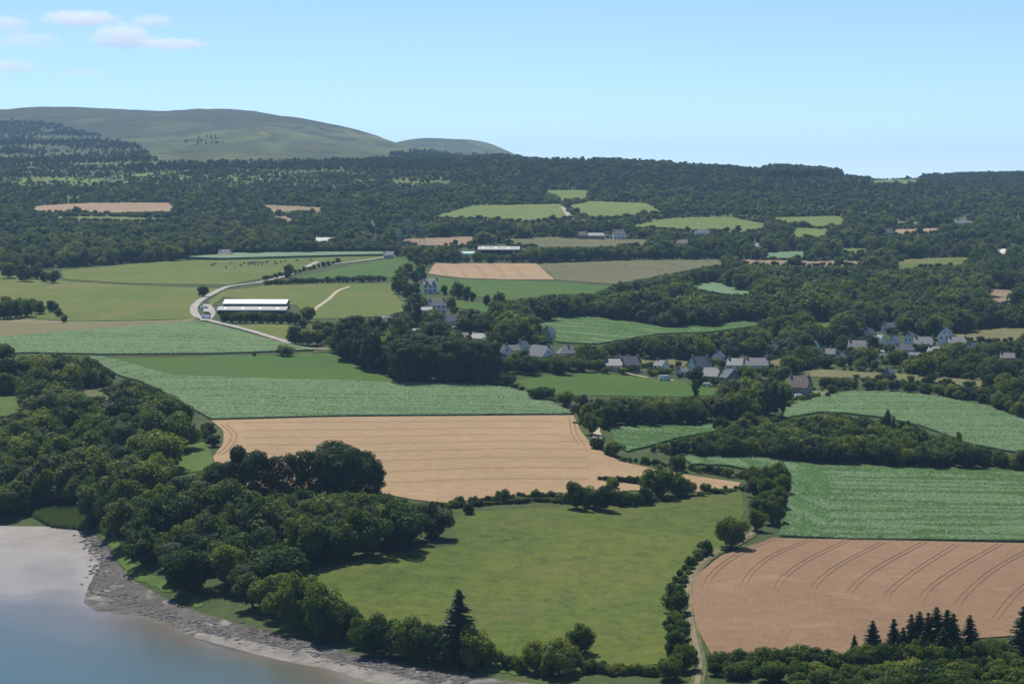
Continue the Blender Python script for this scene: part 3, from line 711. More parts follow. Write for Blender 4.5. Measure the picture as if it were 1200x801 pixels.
def crown_mesh(name, clumps, n, size, mat, r, outward=1.0, flat=1.0, inside=.18, aspect=.55, top_only=False):
    """clumps = [(x,y,z,radius)]"""
    cl = np.array(clumps); wt = cl[:, 3] ** 2; wt /= wt.sum()
    k = r.choice(len(cl), n, p=wt)
    d = r.normal(size=(n, 3)); d /= np.linalg.norm(d, axis=1)[:, None]
    if top_only: d[:, 2] = np.abs(d[:, 2]) + .15
    rad = np.where(r.random(n) < inside, r.random(n) * .8, .82 + .26 * r.random(n))
    C = cl[k, :3] + d * (cl[k, 3] * rad)[:, None] * np.array([1, 1, flat])
    C[:, 2] = np.maximum(C[:, 2], .05)
    nn = d * outward + r.normal(size=(n, 3)) * .55 + np.array([0, 0, .25])
    V, Fc = leaves(C, nn, size * (.6 + .8 * r.random(n)), aspect, r)
    me = mesh_np(name, V, Fc, mat)
    ct_ = r.random(len(cl))
    tone = np.clip(ct_[k] * .7 + .3 * r.random(n), 0, 1)
    a = me.attributes.new('tone', 'FLOAT', 'FACE'); a.data.foreach_set('value', tone.astype(np.float32))
    return me

def ellipsoid_clumps(r, n, cx, cz, rx, rz, rmin, rmax, shell=(.35, .82), zlow=-1):
    out = []
    while len(out) < n:
        d = r.normal(size=3); d /= np.linalg.norm(d)
        if d[2] < zlow: continue
        q = shell[0] + (shell[1] - shell[0]) * r.random()
        out.append((d[0] * rx * q + cx * r.normal() * .2, d[1] * rx * q, cz + d[2] * rz * q, rmin + (rmax - rmin) * r.random()))
    return out

def make_kind(kind, v, lod):
    """one variant of a kind of tree -> (trunk mesh, crown mesh, extra mesh, nominal height, crown half width)"""
    r = np.random.default_rng(100 * (sum(map(ord, kind)) % 97) + v)
    q = (1.0, .34, .07)[lod]; sz = (1.0, 1.55, 3.0)[lod]; sides = (7, 5, 4)[lod]
    extra = None; asp = .55
    if kind in ('broadleaf', 'chestnut', 'pale', 'lime'):
        H = 10.0; rx = (4.3, 3.5, 5.1, 4.0, 3.1, 4.7)[v % 6]; cz = 5.0; rz = (4.6, 4.7, 4.3, 4.6, 4.8, 4.4)[v % 6]
        cl = ellipsoid_clumps(r, (36, 28, 46, 20, 30, 24)[v % 6], 2.2, cz, rx, rz, (.95, .8, .75, 1.3, .8, 1.1)[v % 6], (1.7, 1.5, 1.5, 2.1, 1.6, 2.0)[v % 6], ((.42, .84), (.4, .95), (.4, .9), (.4, .8), (.4, .92), (.45, .9))[v % 6])
        cl += [(0, 0, cz, 2.2), (0, 0, cz + 1.6, 1.8), (0, 0, cz - 1.8, 2.0)]
        mat = {'broadleaf': M['leaf'], 'chestnut': M['leaf'], 'pale': M['leaf_pale'], 'lime': M['leaf_lime']}[kind]
        crown = crown_mesh('crown', cl, int(7800 * q), .40 * sz, mat, r)
        if kind == 'chestnut':
            top = [c for c in cl if c[2] > cz + .2]
            extra = crown_mesh('blossom', [(a, b, c + .12, d * 1.03) for a, b, c, d in top], int(1300 * q), .34 * sz, M['blossom'], r, top_only=True)
        pa = [[(0, 0, -.6, .34), (.05, .02, .8, .27), (.1, .1, 2.6, .22), (0, .1, 5.0, .14), (.1, 0, 7.2, .06)]]
        for c in cl[:7]: pa.append([(.05, .05, 1.8 + r.random() * 1.6, .13), (c[0] * .5, c[1] * .5, c[2] * .55 + 1.6, .09), (c[0], c[1], c[2], .04)])
        hw = rx + .4
    elif kind == 'bush':
        H = 4.0; rx = (2.3, 1.9, 2.8, 2.2)[v % 4]
        cl = ellipsoid_clumps(r, 20, .5, 1.9, rx, 1.75, .55, .95, (.3, .85), -.75) + [(0, 0, 1.5, 1.1)]
        crown = crown_mesh('crown', cl, int(3400 * q), .27 * sz, M['leaf'], r)
        pa = [[(0, 0, -.5, .12), (.05, 0, .6, .10), (.1, .1, 1.8, .06)]] + [[(0, 0, .1, .07), (c[0] * .5, c[1] * .5, .9, .05), (c[0], c[1], c[2], .02)] for c in cl[:5]]
        hw = rx + .2
    elif kind == 'pine':
        H = 16.0; cl = []; pa = [[(0, 0, -.8, .42), (.1, 0, 4, .34), (.3 * r.normal(), .2, 9, .26), (.3, .1, 13, .14), (.3, .1, 15, .06)]]
        for k in range(30):
            z = 3.4 + 11.6 * (k / 29) ** .85; rr = 4.3 * math.sqrt(max(.08, 1 - ((z - 9.3) / 7.4) ** 2)) * (.45 + .6 * r.random()); an = r.random() * 6.28
            c = (rr * math.cos(an), rr * math.sin(an), z, 1.25 + .85 * r.random()); cl.append(c)
            pa.append([(.1, 0, z - 1.6, .13), (c[0] * .55, c[1] * .55, z - .8, .09), (c[0], c[1], z, .04)])
        cl.append((.3, .1, 14.6, 1.5))
        crown = crown_mesh('crown', cl, int(9500 * q), .40 * sz, M['needle'], r, flat=.7, aspect=.45); hw = 4.4
    elif kind == 'tall':
        H = 17.0; rx = (3.1, 3.6, 2.7)[v % 3]
        cl = ellipsoid_clumps(r, 36, .4, 8.6, rx, 7.6, .9, 1.6, (.35, .88)) + [(0, 0, 15.2, 1.3), (0, 0, 8, 1.8), (0, 0, 11, 1.6), (0, 0, 5, 1.8)]
        crown = crown_mesh('crown', cl, int(8000 * q), .42 * sz, M['needle'], r, aspect=.5)
        pa = [[(0, 0, -.6, .36), (0, 0, 5, .26), (0, 0, 11, .15), (0, 0, 15, .05)]] + [[(0, 0, 2 + k * 1.4, .1), (cl[k][0], cl[k][1], cl[k][2], .03)] for k in range(6)]
        hw = rx + .4
    elif kind == 'poplar':
        H = 15.0; rx = (1.25, 1.6)[v % 2]
        cl = [(rx * .45 * r.normal(), rx * .45 * r.normal(), 1.6 + 12.6 * k / 21, .62 + .5 * math.sin(math.pi * (k + 2) / 25)) for k in range(22)]
        crown = crown_mesh('crown', cl, int(4600 * q), .34 * sz, M['leaf'], r)
        pa = [[(0, 0, -.5, .25), (0, 0, 5, .18), (0, 0, 13, .05)]] + [[(0, 0, c[2] - 1.5, .06), c[:3] + (.02,)] for c in cl[3:15:3]]
        hw = rx + .5
    elif kind == 'spruce':
        H = 13.0; R0 = (2.9, 2.3)[v % 2]; C, D, S = [], [], []
        pa = [[(0, 0, -.6, .26), (0, 0, 6, .15), (0, 0, 12.8, .02)]]
        nb = (20, 11, 7)[lod]; lev = (30, 13, 8)[lod]
        for li in range(lev):
            f = li / (lev - 1); z = .9 + 11.6 * f; rr = R0 * (1 - f) ** .8 + .2
            for k in range(max(4, int(nb * (1 - f * .6)))):
                an = r.random() * 6.28; ln = rr * (.75 + .4 * r.random())
                if lod == 0 and k < 4: pa.append([(0, 0, z, .05), (ln * math.cos(an) * .9, ln * math.sin(an) * .9, z - ln * .22, .015)])
                m = max(2, int(ln / (.17 * sz)))
                for s in range(m):
                    t = (s + .6) / m
                    C.append((ln * t * math.cos(an) + r.normal() * .07 * sz, ln * t * math.sin(an) + r.normal() * .07 * sz, z - ln * t * .30 + .18 * t * t * ln + r.normal() * .05))
                    D.append((r.normal() * .5, r.normal() * .5, 1.0)); S.append((.5 * (1.15 - .45 * t)) * sz)
        V, Fc = leaves(np.array(C), np.array(D), np.array(S), .6, r)
        crown = mesh_np('crown', V, Fc, M['spruce'])
        a = crown.attributes.new('tone', 'FLOAT', 'FACE'); a.data.foreach_set('value', r.random(len(Fc)).astype(np.float32)); hw = R0 + .2
    V, Fc = tubes(pa if lod < 2 else pa[:2], sides)
    trunk = mesh_np('trunk', V, Fc, M['bark'], True)
    return trunk, crown, extra, H, hw

NVAR = {'broadleaf': 6, 'chestnut': 2, 'pale': 2, 'lime': 2, 'bush': 4, 'pine': 3, 'tall': 3, 'poplar': 2, 'spruce': 3}
PROTO = {}
def proto(kind, v, lod):
    k = (kind, v, lod)
    if k not in PROTO: PROTO[k] = make_kind(kind, v, lod)
    return PROTO[k]
NOM = {k: proto(k, 0, 2)[3] for k in NVAR}
HALF = {(k, v): proto(k, v, 2)[4] for k in NVAR for v in range(NVAR[k])}

TREES = []   # kind, variant, x, y, z, height, width factor, label, group
def plant(kind, x, y, hgt, label, group, wf=None, v=None):
    v = int(rng.integers(NVAR[kind])) if v is None else v % NVAR[kind]
    wf = .88 + .3 * rng.random() if wf is None else wf
    TREES.append([kind, v, float(x), float(y), float(tz(x, y)), float(hgt), float(wf), label, group])
def at_px(kind, px, py, hpx, label, group=None, wf=None, v=None):
    """a tree whose foot shows at (px, py) and which stands hpx photo pixels tall"""
    x, y = cast(px, py)
    plant(kind, x, y, hpx * y / F * 1.02, label, group, wf, v)
def pick(weights):
    ks = list(weights); p = np.array([weights[k] for k in ks], float); return ks[int(rng.choice(len(ks), p=p / p.sum()))]

# ---- trees placed one by one
for px, py, hp, wf in [(265,602,62,.8),(284,599,76,.85),(301,602,74,.85),(320,600,66,.8),(343,594,62,.8),(362,592,64,.85),(384,592,66,1.05),(403,592,70,1.2),(424,590,62,1.1),(440,590,46,.9),(249,602,52,.8),(393,588,72,1.15),(413,593,64,1.1)]:
    at_px('pine', px, py, hp, 'tall dark pine with bare trunk standing against the golden wheat', 'pines beside the golden wheat', wf)
at_px('spruce', 538, 776, 88, 'solitary pointed spruce rising from the shore hedge', None, 1.75, 0)
for px, py, hp, wf in [(1022,778,50,1.15),(1001,776,32,.9),(1047,782,56,.95),(1058,784,48,.9),(1067,783,62,.9),(1077,784,66,.95),(1087,783,64,.9),(1097,783,70,1),(1109,783,67,.95),(1117,782,62,.9),(1136,780,58,.9),(1199,776,64,1.2),(1104,788,52,1),(1082,790,50,1)]:
    at_px('spruce', px, py, hp * 1.06, 'dark spire shaped conifer in the cluster below the reddish wheat', 'conifers below the reddish wheat', wf * 1.7)
for px, py, hp in [(1034,786,36),(1056,789,38),(1072,790,42),(1090,791,44),(1106,790,42),(1124,787,40),(1143,785,36),(1012,786,28),(1162,783,30),(1182,782,32)]:
    at_px('broadleaf', px, py, hp, 'leafy tree crowding the dark conifers below the reddish wheat', 'leafy trees among the dark conifers', 1.1)
HG = 'hedge between the pasture and the golden wheat'
for q in range(46):
    f_ = q / 45; px = 504 + 362 * f_ + 5 * rng.random(); at_px('bush', px, np.interp(px, [504, 560, 640, 700, 770, 868], [597, 591, 586, 592, 587, 573.5]) + 1.5 * rng.random(), 3.5 + 5 * rng.random() ** 2, 'low bramble mound in the hedge below the golden wheat', 'bramble mounds below the golden wheat', 1.9)
for q in range(26):
    f_ = q / 25; py = 652 + 130 * f_; at_px('bush', np.interp(py, [640, 660, 680, 700, 740, 790], [832, 812, 797, 794, 792, 790]) + 5 * rng.random(), py, 5 + 9 * rng.random() ** 2, 'bramble mound filling the farm track hedge', 'bramble mounds of the farm track hedge', 1.6)
for px, py, hp, k in [(530,594,9,'bush'),(539,592,12,'bush'),(555,590,10,'bush'),(564,590,8,'bush'),(572,589,10,'bush'),(581,589,9,'bush'),(590,588,16,'bush'),(600,587,9,'bush'),(611,586,11,'bush'),(619,586,8,'bush'),(627,585,13,'bush'),(636,585,9,'bush'),(645,584,10,'bush'),(655,585,10,'bush'),(728,592,19,'bush'),(738,592,17,'bush'),(748,591,16,'bush'),(757,590,22,'bush'),(767,588,8,'bush'),(776,586,7,'bush'),(786,585,6,'bush'),(718,572,14,'bush'),(826,577,12,'bush'),(838,576,6,'bush'),(850,574,6,'bush'),(862,573,5,'bush'),(510,596,10,'bush'),(518,595,8,'bush'),(549,602,14,'bush'),(661,588,12,'bush')]:
    at_px(k, px, py, hp, 'low green bush in the hedge between pasture and golden wheat', HG)
for px, py, hp, wf in [(676,596,35,1.05),(706,598,34,1.05),(690,594,26,1)]:
    at_px('broadleaf', px, py, hp, 'round dark tree in the hedge below the golden wheat', 'round hedge trees below the golden wheat', wf)
at_px('broadleaf', 771, 582, 38, 'broad dark oak spreading at the tip of the golden wheat', None, 1.3, 2)
at_px('broadleaf', 793, 581, 30, 'smaller dark tree leaning on the broad wheat tip oak', None, 1.2, 1)
at_px('broadleaf', 806, 579, 21, 'low round tree between the wheat tip oak and a bush', None, 1.2, 3)
for q in range(9): at_px('bush', 703 + q * 7, 563 + q * .6, 5 + 5 * (q / 9) + rng.random() * 2, 'small bush on the hedge tongue jutting into the golden wheat', 'bushes on the hedge tongue')
at_px('broadleaf', 694, 509, 28, 'upright tree at the head of the sandy lane', None, 1.0, 4)
at_px('bush', 700, 526, 15, 'rounded bush on the wheat side of the sandy lane', None, 1.3)
at_px('bush', 719, 534, 18, 'rounded bush across the sandy lane from the wheat', None, 1.3)
at_px('broadleaf', 794, 551, 21, 'small leafy tree at the scrub corner by the wheat', None, 1.1)
for q in range(34): at_px('bush', 726 + q * 4.4 + 4 * rng.random(), 537.5 + q * .68 + rng.random() * 3, 3.5 + rng.random() ** 2 * 8, 'low scrub bush along the far edge of the golden wheat', 'scrub bushes along the far wheat edge')
# belt between the maize headland and the pasture
for px, py, hp in [(897,576,32),(912,566,26),(885,582,26),(880,560,16),(893,604,32),(906,614,36),(888,622,28),(914,598,30),(901,590,34),(878,568,18),(917,580,26)]:
    at_px('broadleaf', px, py, hp, 'dense dark tree in the belt beside the maize headland', 'tree belt beside the maize headland', 1.05)
at_px('broadleaf', 857, 642, 42, 'single round tree at the pasture corner beside the farm track', None, 1.05, 0)
at_px('broadleaf', 793, 718, 39, 'round dark tree halfway along the farm track hedge', None, 1.05, 3)
at_px('broadleaf', 790, 766, 30, 'rounded tree near the bottom of the farm track hedge', None, 1.2, 1)
at_px('broadleaf', 803, 786, 34, 'tree at the lower end of the farm track', None, 1.1, 2)
at_px('broadleaf', 784, 796, 30, 'spreading low tree at the pasture foot beside the track', None, 1.25, 0)
for px, py, hp in [(827,650,19),(819,655,9),(809,662,12),(803,668,8),(797,675,9),(792,682,8),(790,733,18),(799,738,14),(797,750,20),(786,742,12),(781,735,10),(806,765,12)]:
    at_px('bush', px, py, hp, 'bush in the hedge between the pasture and the farm track', 'farm track hedge bushes')
for q in range(12): at_px('bush', 690 + q * 7, 786 + q * .3 + rng.random() * 3, 10 + rng.random() * 5, 'low bush in the hedge at the pasture foot', 'hedge at the pasture foot')
for px, py, hp, wf, lb in [(680,766,38,1.0,'upright tree standing out from the shore hedge into the pasture'),(655,790,46,1.15,'wide leafy tree above the green turf mound'),(628,786,38,1.1,'leafy tree beside the green turf mound')]:
    at_px('broadleaf', px, py, hp, lb, None, wf)
for px, py, hp in [(580,780,22),(592,782,18),(603,782,16),(566,778,18),(690,786,16),(612,786,20),(641,793,18)]:
    at_px('bush', px, py, hp, 'dense bush in the shore hedge beside the turf mound', 'shore hedge bushes')
for px, py, hp in [(350,732,66),(378,746,66),(405,750,44),(425,757,38),(438,766,50),(458,768,44),(478,770,52),(498,774,50),(516,778,48),(554,782,52),(530,780,44),(366,738,50),(392,748,40)]:
    at_px('broadleaf', px, py, hp, 'leafy tree in the row between the sand strip and the pasture', 'tree row above the sand strip', 1.0)
# trees round the farm
for q in range(11): at_px('broadleaf', 264 + q * 8.2, 378 + .2 * q, 12 + 5 * rng.random(), 'dark tree in the screen in front of the farm shed', 'tree screen in front of the farm shed', 1.15)
at_px('broadleaf', 361, 377, 21, 'taller dark tree closing the shed screen', None, .95)
for px, py, hp in [(349,404,25),(361,405,22),(372,404,20),(385,402,21),(355,384,12),(372,388,14),(384,390,15),(341,400,14)]:
    at_px('broadleaf', px, py, hp, 'round tree in the clump where the farm road ends', 'clump where the farm road ends', 1.15)
at_px('bush', 332, 417, 14, 'big round bush on the verge between maize and meadow', None, 1.4)
at_px('bush', 298, 417.5, 5, 'tiny bush on the verge between maize and meadow')
at_px('broadleaf', 238, 348, 15, 'lone round tree beside the curving road', None, 1.0, 0)
at_px('bush', 243, 372, 8, 'bush beside the farmyard apron', None, 1.1)
at_px('bush', 236, 360, 4, 'low bush on the road bend', None, 1.4)
at_px('broadleaf', 338, 325, 17, 'tree standing in the hedge along the pale road', None, 1.0)
for q in range(16): at_px('bush', 312 + q * 5.6, 328 - q * 1.35 + rng.random(), 4.5 + 2.5 * rng.random(), 'bush in the hedge along the pale road', 'hedge along the pale road')
for q in range(24): at_px('bush', 312 + q * 6, 334 - q * .2, 6 + 3.5 * rng.random(), 'dark bush in the hedge below the sloping meadow', 'hedge below the sloping meadow')
for px, py, hp in [(10,326,22),(30,330,23),(43,327,17),(62,332,17),(52,330,13),(20,322,20)]:
    at_px('broadleaf', px, py, hp, 'dark tree in the clump at the corner of the wide pasture', 'clump at the corner of the wide pasture', 1.1)
for px, py, hp in [(-6,374,26),(5,374,25),(18,373,24),(32,371,22),(46,368,18),(62,366,16),(69,371,11),(75,378,11),(25,368,20),(10,366,22),(40,362,14)]:
    at_px('broadleaf', px, py, hp, 'tree in the grove jutting into the wide pasture', 'grove jutting into the wide pasture', 1.1)
for q in range(34):
    at_px('broadleaf', 72 + q * 5.8 + 2 * rng.random(), 313 - q * .42, 14 + 6 * rng.random(), 'oak in the row behind the cattle pasture', 'oak row behind the cattle pasture', 1.0)
for q in range(36):
    at_px('broadleaf', 272 + q * 5.8 + 2 * rng.random(), 298 - .04 * q, 9 + 5 * rng.random(), 'tree in the belt behind the thin maize strip', 'belt behind the thin maize strip', 1.1)
for px, py, hp in [(468,344,25),(480,352,23),(487,332,17),(478,321,15),(493,322,15),(500,312,13),(481,306,11),(506,309,9),(490,312,13),(473,334,18),(496,330,14),(470,325,14),(496,359,14),(488,345,14)]:
    at_px('broadleaf', px, py, hp, 'tree in the avenue leading to the white farmhouse', 'avenue to the white farmhouse', 1.0)
for px, py, hp in [(521,345,12),(537,350,21),(547,352,18),(554,353,12),(570,358,14),(585,360,19),(529,363,17)]:
    at_px('broadleaf', px, py, hp, 'tree in the row below the white farmhouse', 'row below the white farmhouse', .95)
for px, py, hp in [(515,306.5,14),(540,307,8),(559,307,14),(577,307,7),(595,307,10),(604,307,13),(612,307,12),(620,307,12)]:
    at_px('broadleaf', px, py, hp, 'tree in the line above the small wheat field', 'tree line above the small wheat field', 1.1)
for q in range(24): at_px('broadleaf', 628 + q * 4.6, 306.5 - q * .1, 12 + 6 * rng.random(), 'oak in the thick row above the grazed brown pasture', 'thick oak row above the brown pasture', 1.1)
for q in range(22): at_px('broadleaf', 738 + q * 5.6, 304 - q * .05, 9 + 4 * rng.random(), 'round tree in the thin row beyond the brown pasture', 'thin tree row beyond the brown pasture', 1.1)
# hedge corner by the maize and meadow
for px, py, hp in [(630,468,16),(641,467,15),(595,453,17),(603,456,8),(611,458,6),(620,461,5),(650,471,5),(662,475,18)]:
    at_px('bush', px, py, hp, 'bush between the maize strip and the cottage meadow', 'bushes between maize strip and cottage meadow', 1.2)
for q in range(9): at_px('poplar', 1118 + q * 5.4, 433 + rng.random() * 2, 21 + 8 * rng.random(), 'narrow poplar in the row at the village edge', 'poplar row at the village edge', 1.0)
at_px('poplar', 815, 467, 23, 'single dark narrow tree below the cottages', None, 1.5, 1)
for px, py, hp in [(1040,520,42),(1047,522,36),(1056,524,32),(1064,525,34),(1072,527,30)]:
    at_px('tall', px, py, hp, 'tall dark tree rising above the scrub copse', 'tall trees above the scrub copse', .7)
at_px('broadleaf', 1124, 518, 14, 'tiny lollipop tree at the maize edge', None, .7)
for px, py, hp in [(898,488,42),(908,490,44),(917,490,40),(889,484,36)]:
    at_px('tall', px, py, hp, 'tall dark poplar like tree beside the lone stone house', 'tall trees beside the lone stone house', .62)
for px, py, hp in [(168,512,26),(329,636,34),(366,640,36),(106,540,22),(55,566,20)]:
    at_px('chestnut', px, py, hp, 'chestnut crowned with cream blossom in the shore wood', 'blossoming chestnuts in the shore wood', 1.15)

# ---- woods: scattered over an outline, keeping clear of fields, roads and houses in view
CELL = {}
def wood(px, spacing, hts, kinds, label, group, smooth=False, thin=0, thin_scale=60, shrink=True, lab_fn=None):
    HOUSE_CHECK.append(1)
    poly = castl(densify(np.array(px, float), 6))
    lo, hi = poly.min(0), poly.max(0)
    nx, ny = int((hi[0] - lo[0]) / spacing) + 1, int((hi[1] - lo[1]) / spacing) + 1
    gx, gy = np.meshgrid(np.arange(nx), np.arange(ny), indexing='ij')
    P = np.stack([lo[0] + (gx.ravel() + .5 * (gy.ravel() % 2) + (rng.random(gx.size) - .5) * .75) * spacing, lo[1] + (gy.ravel() + (rng.random(gx.size) - .5) * .75) * spacing], -1)
    P = P[pip(P, poly)]
    for f in FIELD_W:
        l, h = f.min(0), f.max(0)
        near = (P[:, 0] > l[0]) & (P[:, 0] < h[0]) & (P[:, 1] > l[1]) & (P[:, 1] < h[1])
        if near.any():
            k = np.nonzero(near)[0]; bad = pip(P[k], f); P = np.delete(P, k[bad], 0)
    if thin:
        d = fbm(P[:, 0] / thin_scale, P[:, 1] / thin_scale, 5) + .5
        P = P[rng.random(len(P)) > thin * np.clip((d - .35) * 4, 0, 1)]
    if not len(P): return
    ks = list(kinds); pr = np.array([kinds[k] for k in ks], float); kk = rng.choice(len(ks), len(P), p=pr / pr.sum())
    base_h = hts[0] + (hts[1] - hts[0]) * rng.random(len(P)) ** 1.2
    big = fbm(P[:, 0] / 45, P[:, 1] / 45, 11) ; base_h = base_h * (1 + .5 * big)
    Z = tz(P[:, 0], P[:, 1])
    bx, by, _ = proj(P[:, 0], P[:, 1], Z)
    bxi = np.clip(bx.astype(int), 0, 1199); ins = (bx >= 0) & (bx < 1200)
    done = np.zeros(len(P), bool)
    for sc_ in ((1.0, .75, .5, .3) if shrink else (1.0,)):
        hh = base_h * sc_
        tx, ty, _ = proj(P[:, 0], P[:, 1], Z + hh)
        a = np.clip(ty.astype(int) + 1, 0, 800); b = np.clip(by.astype(int) + 1, 0, 801); a = np.minimum(a, b)
        cnt = CUM[b, bxi] - CUM[a, bxi]
        wpx = np.clip((hh * .38 * F / P[:, 1]).astype(int), 0, 30)
        cl_, cr_ = np.clip(bxi - wpx, 0, 1199), np.clip(bxi + wpx, 0, 1199); am = np.clip(((a + 2 * b) / 3).astype(int), 0, 800); a2 = np.clip(((2 * a + b) / 3).astype(int), 0, 800)
        side = (CUM[b, cl_] - CUM[a2, cl_]) + (CUM[b, cr_] - CUM[a2, cr_])
        ok = (~ins) | ((cnt <= np.maximum(1, (b - a) * .1)) & (side <= np.maximum(2, (b - a) * .45)))
        for k in np.nonzero(ok & ~done)[0]:
            kd = ks[kk[k]]
            if sc_ < .6 and kd not in ('spruce', 'poplar'): kd = 'bush'
            TREES.append([kd, int(rng.integers(NVAR[kd])), P[k, 0], P[k, 1], float(Z[k]), float(hh[k]), .95 + .5 * rng.random(), label, group])
        done |= ok
HOUSE_CHECK = []

# ================================================================== buildings
def boxes(bs):
    V, Fc = [], []
    for (x0, x1, y0, y1, z0, z1) in bs:
        s = len(V); V += [(x, y, z) for z in (z0, z1) for y in (y0, y1) for x in (x0, x1)]
        Fc += [(s, s + 2, s + 3, s + 1), (s + 4, s + 5, s + 7, s + 6), (s, s + 1, s + 5, s + 4), (s + 2, s + 6, s + 7, s + 3), (s, s + 4, s + 6, s + 2), (s + 1, s + 3, s + 7, s + 5)]
    return V, Fc
def part(name, bs, mat, parent):
    V, Fc = boxes(bs); return link(name, mesh_np(name, V, Fc, mat), parent)
def poly_part(name, V, Fc, mat, parent):
    me = bpy.data.meshes.new(name); me.from_pydata(V, [], Fc); me.materials.append(mat); me.polygons.foreach_set('use_smooth', np.zeros(len(Fc), bool)); me.update()
    return link(name, me, parent)
def thing(name, x, y, yaw, label, cat, group=None):
    o = link(name, None); o.location = (x, y, float(tz(x, y))); o.rotation_euler = (0, 0, R(yaw))
    return tag(o, label, cat, group)
WINDOW = {}
def window(parent, x, y, z, w_, h_, face, framed=True):
    """face: 'f' front (-y), 'r' right gable (+x), 'l' left gable (-x)"""
    key = (w_, h_, face[0])
    if key not in WINDOW:
        if face == 'f': fr = [(-w_/2 - .12, w_/2 + .12, -.10, 0, -.12, 0), (-w_/2 - .12, w_/2 + .12, -.10, 0, h_, h_ + .12), (-w_/2 - .12, -w_/2, -.10, 0, 0, h_), (w_/2, w_/2 + .12, -.10, 0, 0, h_)]; pn = [(-w_/2, w_/2, -.05, 0, 0, h_)]
        else:
            fr = [(-.0, .10, -w_/2 - .12, w_/2 + .12, -.12, 0), (0, .10, -w_/2 - .12, w_/2 + .12, h_, h_ + .12), (0, .10, -w_/2 - .12, -w_/2, 0, h_), (0, .10, w_/2, w_/2 + .12, 0, h_)]; pn = [(0, .05, -w_/2, w_/2, 0, h_)]
            if face == 'l': fr = [(-b, -a, c, d, e, f) for a, b, c, d, e, f in fr]; pn = [(-b, -a, c, d, e, f) for a, b, c, d, e, f in pn]
        V, Fc = boxes(fr); a = mesh_np('window', V, Fc, M['frame']); V, Fc = boxes(pn); WINDOW[key] = (a, mesh_np('pane', V, Fc, M['glass']))
    a, b = WINDOW[key]
    o = link('window', a, parent); o.location = (x, y, z); link('pane', b, o)
    return o
def house(px, py, Lm, Dm, Hw, pitch, yaw, wall, roof, label, chim=(1, 1), rows=1, cols=3, gable_win=True, dormers=0, door=True, name='house', cat='house', hip=0, group=None, guard=.55):
    Lm, Dm = Lm * .88, Dm * .88
    x, y = cast(px, py); th = thing(name, x, y, yaw, label, cat, group)
    hl, hd = Lm / 2, Dm / 2; rise = hd * math.tan(R(pitch)); zb = -2.5
    V = [(-hl,-hd,zb),(hl,-hd,zb),(hl,hd,zb),(-hl,hd,zb),(-hl,-hd,Hw),(hl,-hd,Hw),(hl,hd,Hw),(-hl,hd,Hw),(-hl + hip,0,Hw + rise),(hl - hip,0,Hw + rise)]
    poly_part('wall', V, [(0,1,5,4),(1,2,6,9,5) if not hip else (1,2,6,5),(2,3,7,6),(3,0,4,8,7) if not hip else (3,0,4,7)], wall, th)
    o_ = .35; t_ = .18; gz = o_ * math.tan(R(pitch)); e = .3
    V = []
    for zo in (0.03, t_):
        V += [(-hl - e,-hd - o_,Hw - gz + zo),(hl + e,-hd - o_,Hw - gz + zo),(hl + e - hip - (e if hip else 0),0,Hw + rise + zo),(-hl - e + hip + (e if hip else 0),0,Hw + rise + zo),(-hl - e,hd + o_,Hw - gz + zo),(hl + e,hd + o_,Hw - gz + zo)]
    Fc = [(6,7,8,9),(9,8,11,10),(0,3,2,1),(3,4,5,2),(0,1,7,6),(4,10,11,5)]
    Fc += [(1,2,8,7),(2,5,11,8),(0,6,9,3),(3,9,10,4)]
    if hip: Fc += [(7,11,8),(6,9,10)]
    rf = poly_part('roof', V, Fc, roof, th)
    for s, c in zip((-1, 1), chim):
        if c: part('chimney', [(s * (hl - .45 - hip) - .45, s * (hl - .45 - hip) + .45, -.35, .35, Hw + rise - .8, Hw + rise + 1.0)], M['chimney'], rf)
    for k in range(dormers):
        dx = -hl + Lm * (k + .5) / dormers
        part('dormer', [(dx - .8, dx + .8, -hd + .15, -hd + 2.2, Hw - .2, Hw + 1.5)], wall, rf)
        dr = poly_part('dormer_roof', [(dx - 1,-hd - .1,Hw + 1.5),(dx + 1,-hd - .1,Hw + 1.5),(dx,-hd - .1,Hw + 2.3),(dx - 1,-hd + 2.6,Hw + 1.5),(dx + 1,-hd + 2.6,Hw + 1.5),(dx,-hd + 2.6,Hw + 2.3)], [(0,1,2),(0,2,5,3),(1,4,5,2),(3,5,4),(0,3,4,1)], roof, rf)
        window(rf, dx, -hd + .15, Hw + .2, 1.0, 1.0, 'f')
    for r_ in range(rows):
        for c in range(cols):
            wx = -hl + Lm * (c + .5) / cols
            if door and r_ == 0 and c == cols // 2:
                part('door', [(wx - .55, wx + .55, -hd - .06, -hd, 0, 2.1)], M['door_blue'], th); continue
            window(th, wx, -hd, .9 + 2.6 * r_, 1.0, 1.2, 'f')
    if gable_win and not hip:
        for s, f in ((1, 'r'), (-1, 'l')):
            for yy in (-Dm * .22, Dm * .22): window(th, s * hl, yy, Hw * .5 if Hw < 4 else Hw * .6, .9, 1.1, f)
            window(th, s * hl, 0, Hw + rise * .25, .8, .9, f)
    hp = (Hw + rise) * F / y; wp = (abs(Lm * math.cos(R(yaw))) + abs(Dm * math.sin(R(yaw)))) * F / y
    protect([(px - wp / 2, py - hp), (px + wp / 2, py - hp), (px + wp / 2, py - hp * (1 - guard)), (px - wp / 2, py - hp * (1 - guard))])
    a = np.array([(-hl - 2, -hd - 3), (hl + 2, -hd - 3), (hl + 2, hd + 2), (-hl - 2, hd + 2)]); cy, sy = math.cos(R(yaw)), math.sin(R(yaw))
    FIELD_W.append(np.column_stack([x + a[:, 0] * cy - a[:, 1] * sy, y + a[:, 0] * sy + a[:, 1] * cy]))
    return th
W_, C_, S_, SL, SP = M['render_white'], M['render_cream'], M['stone'], M['slate'], M['slate_pale']
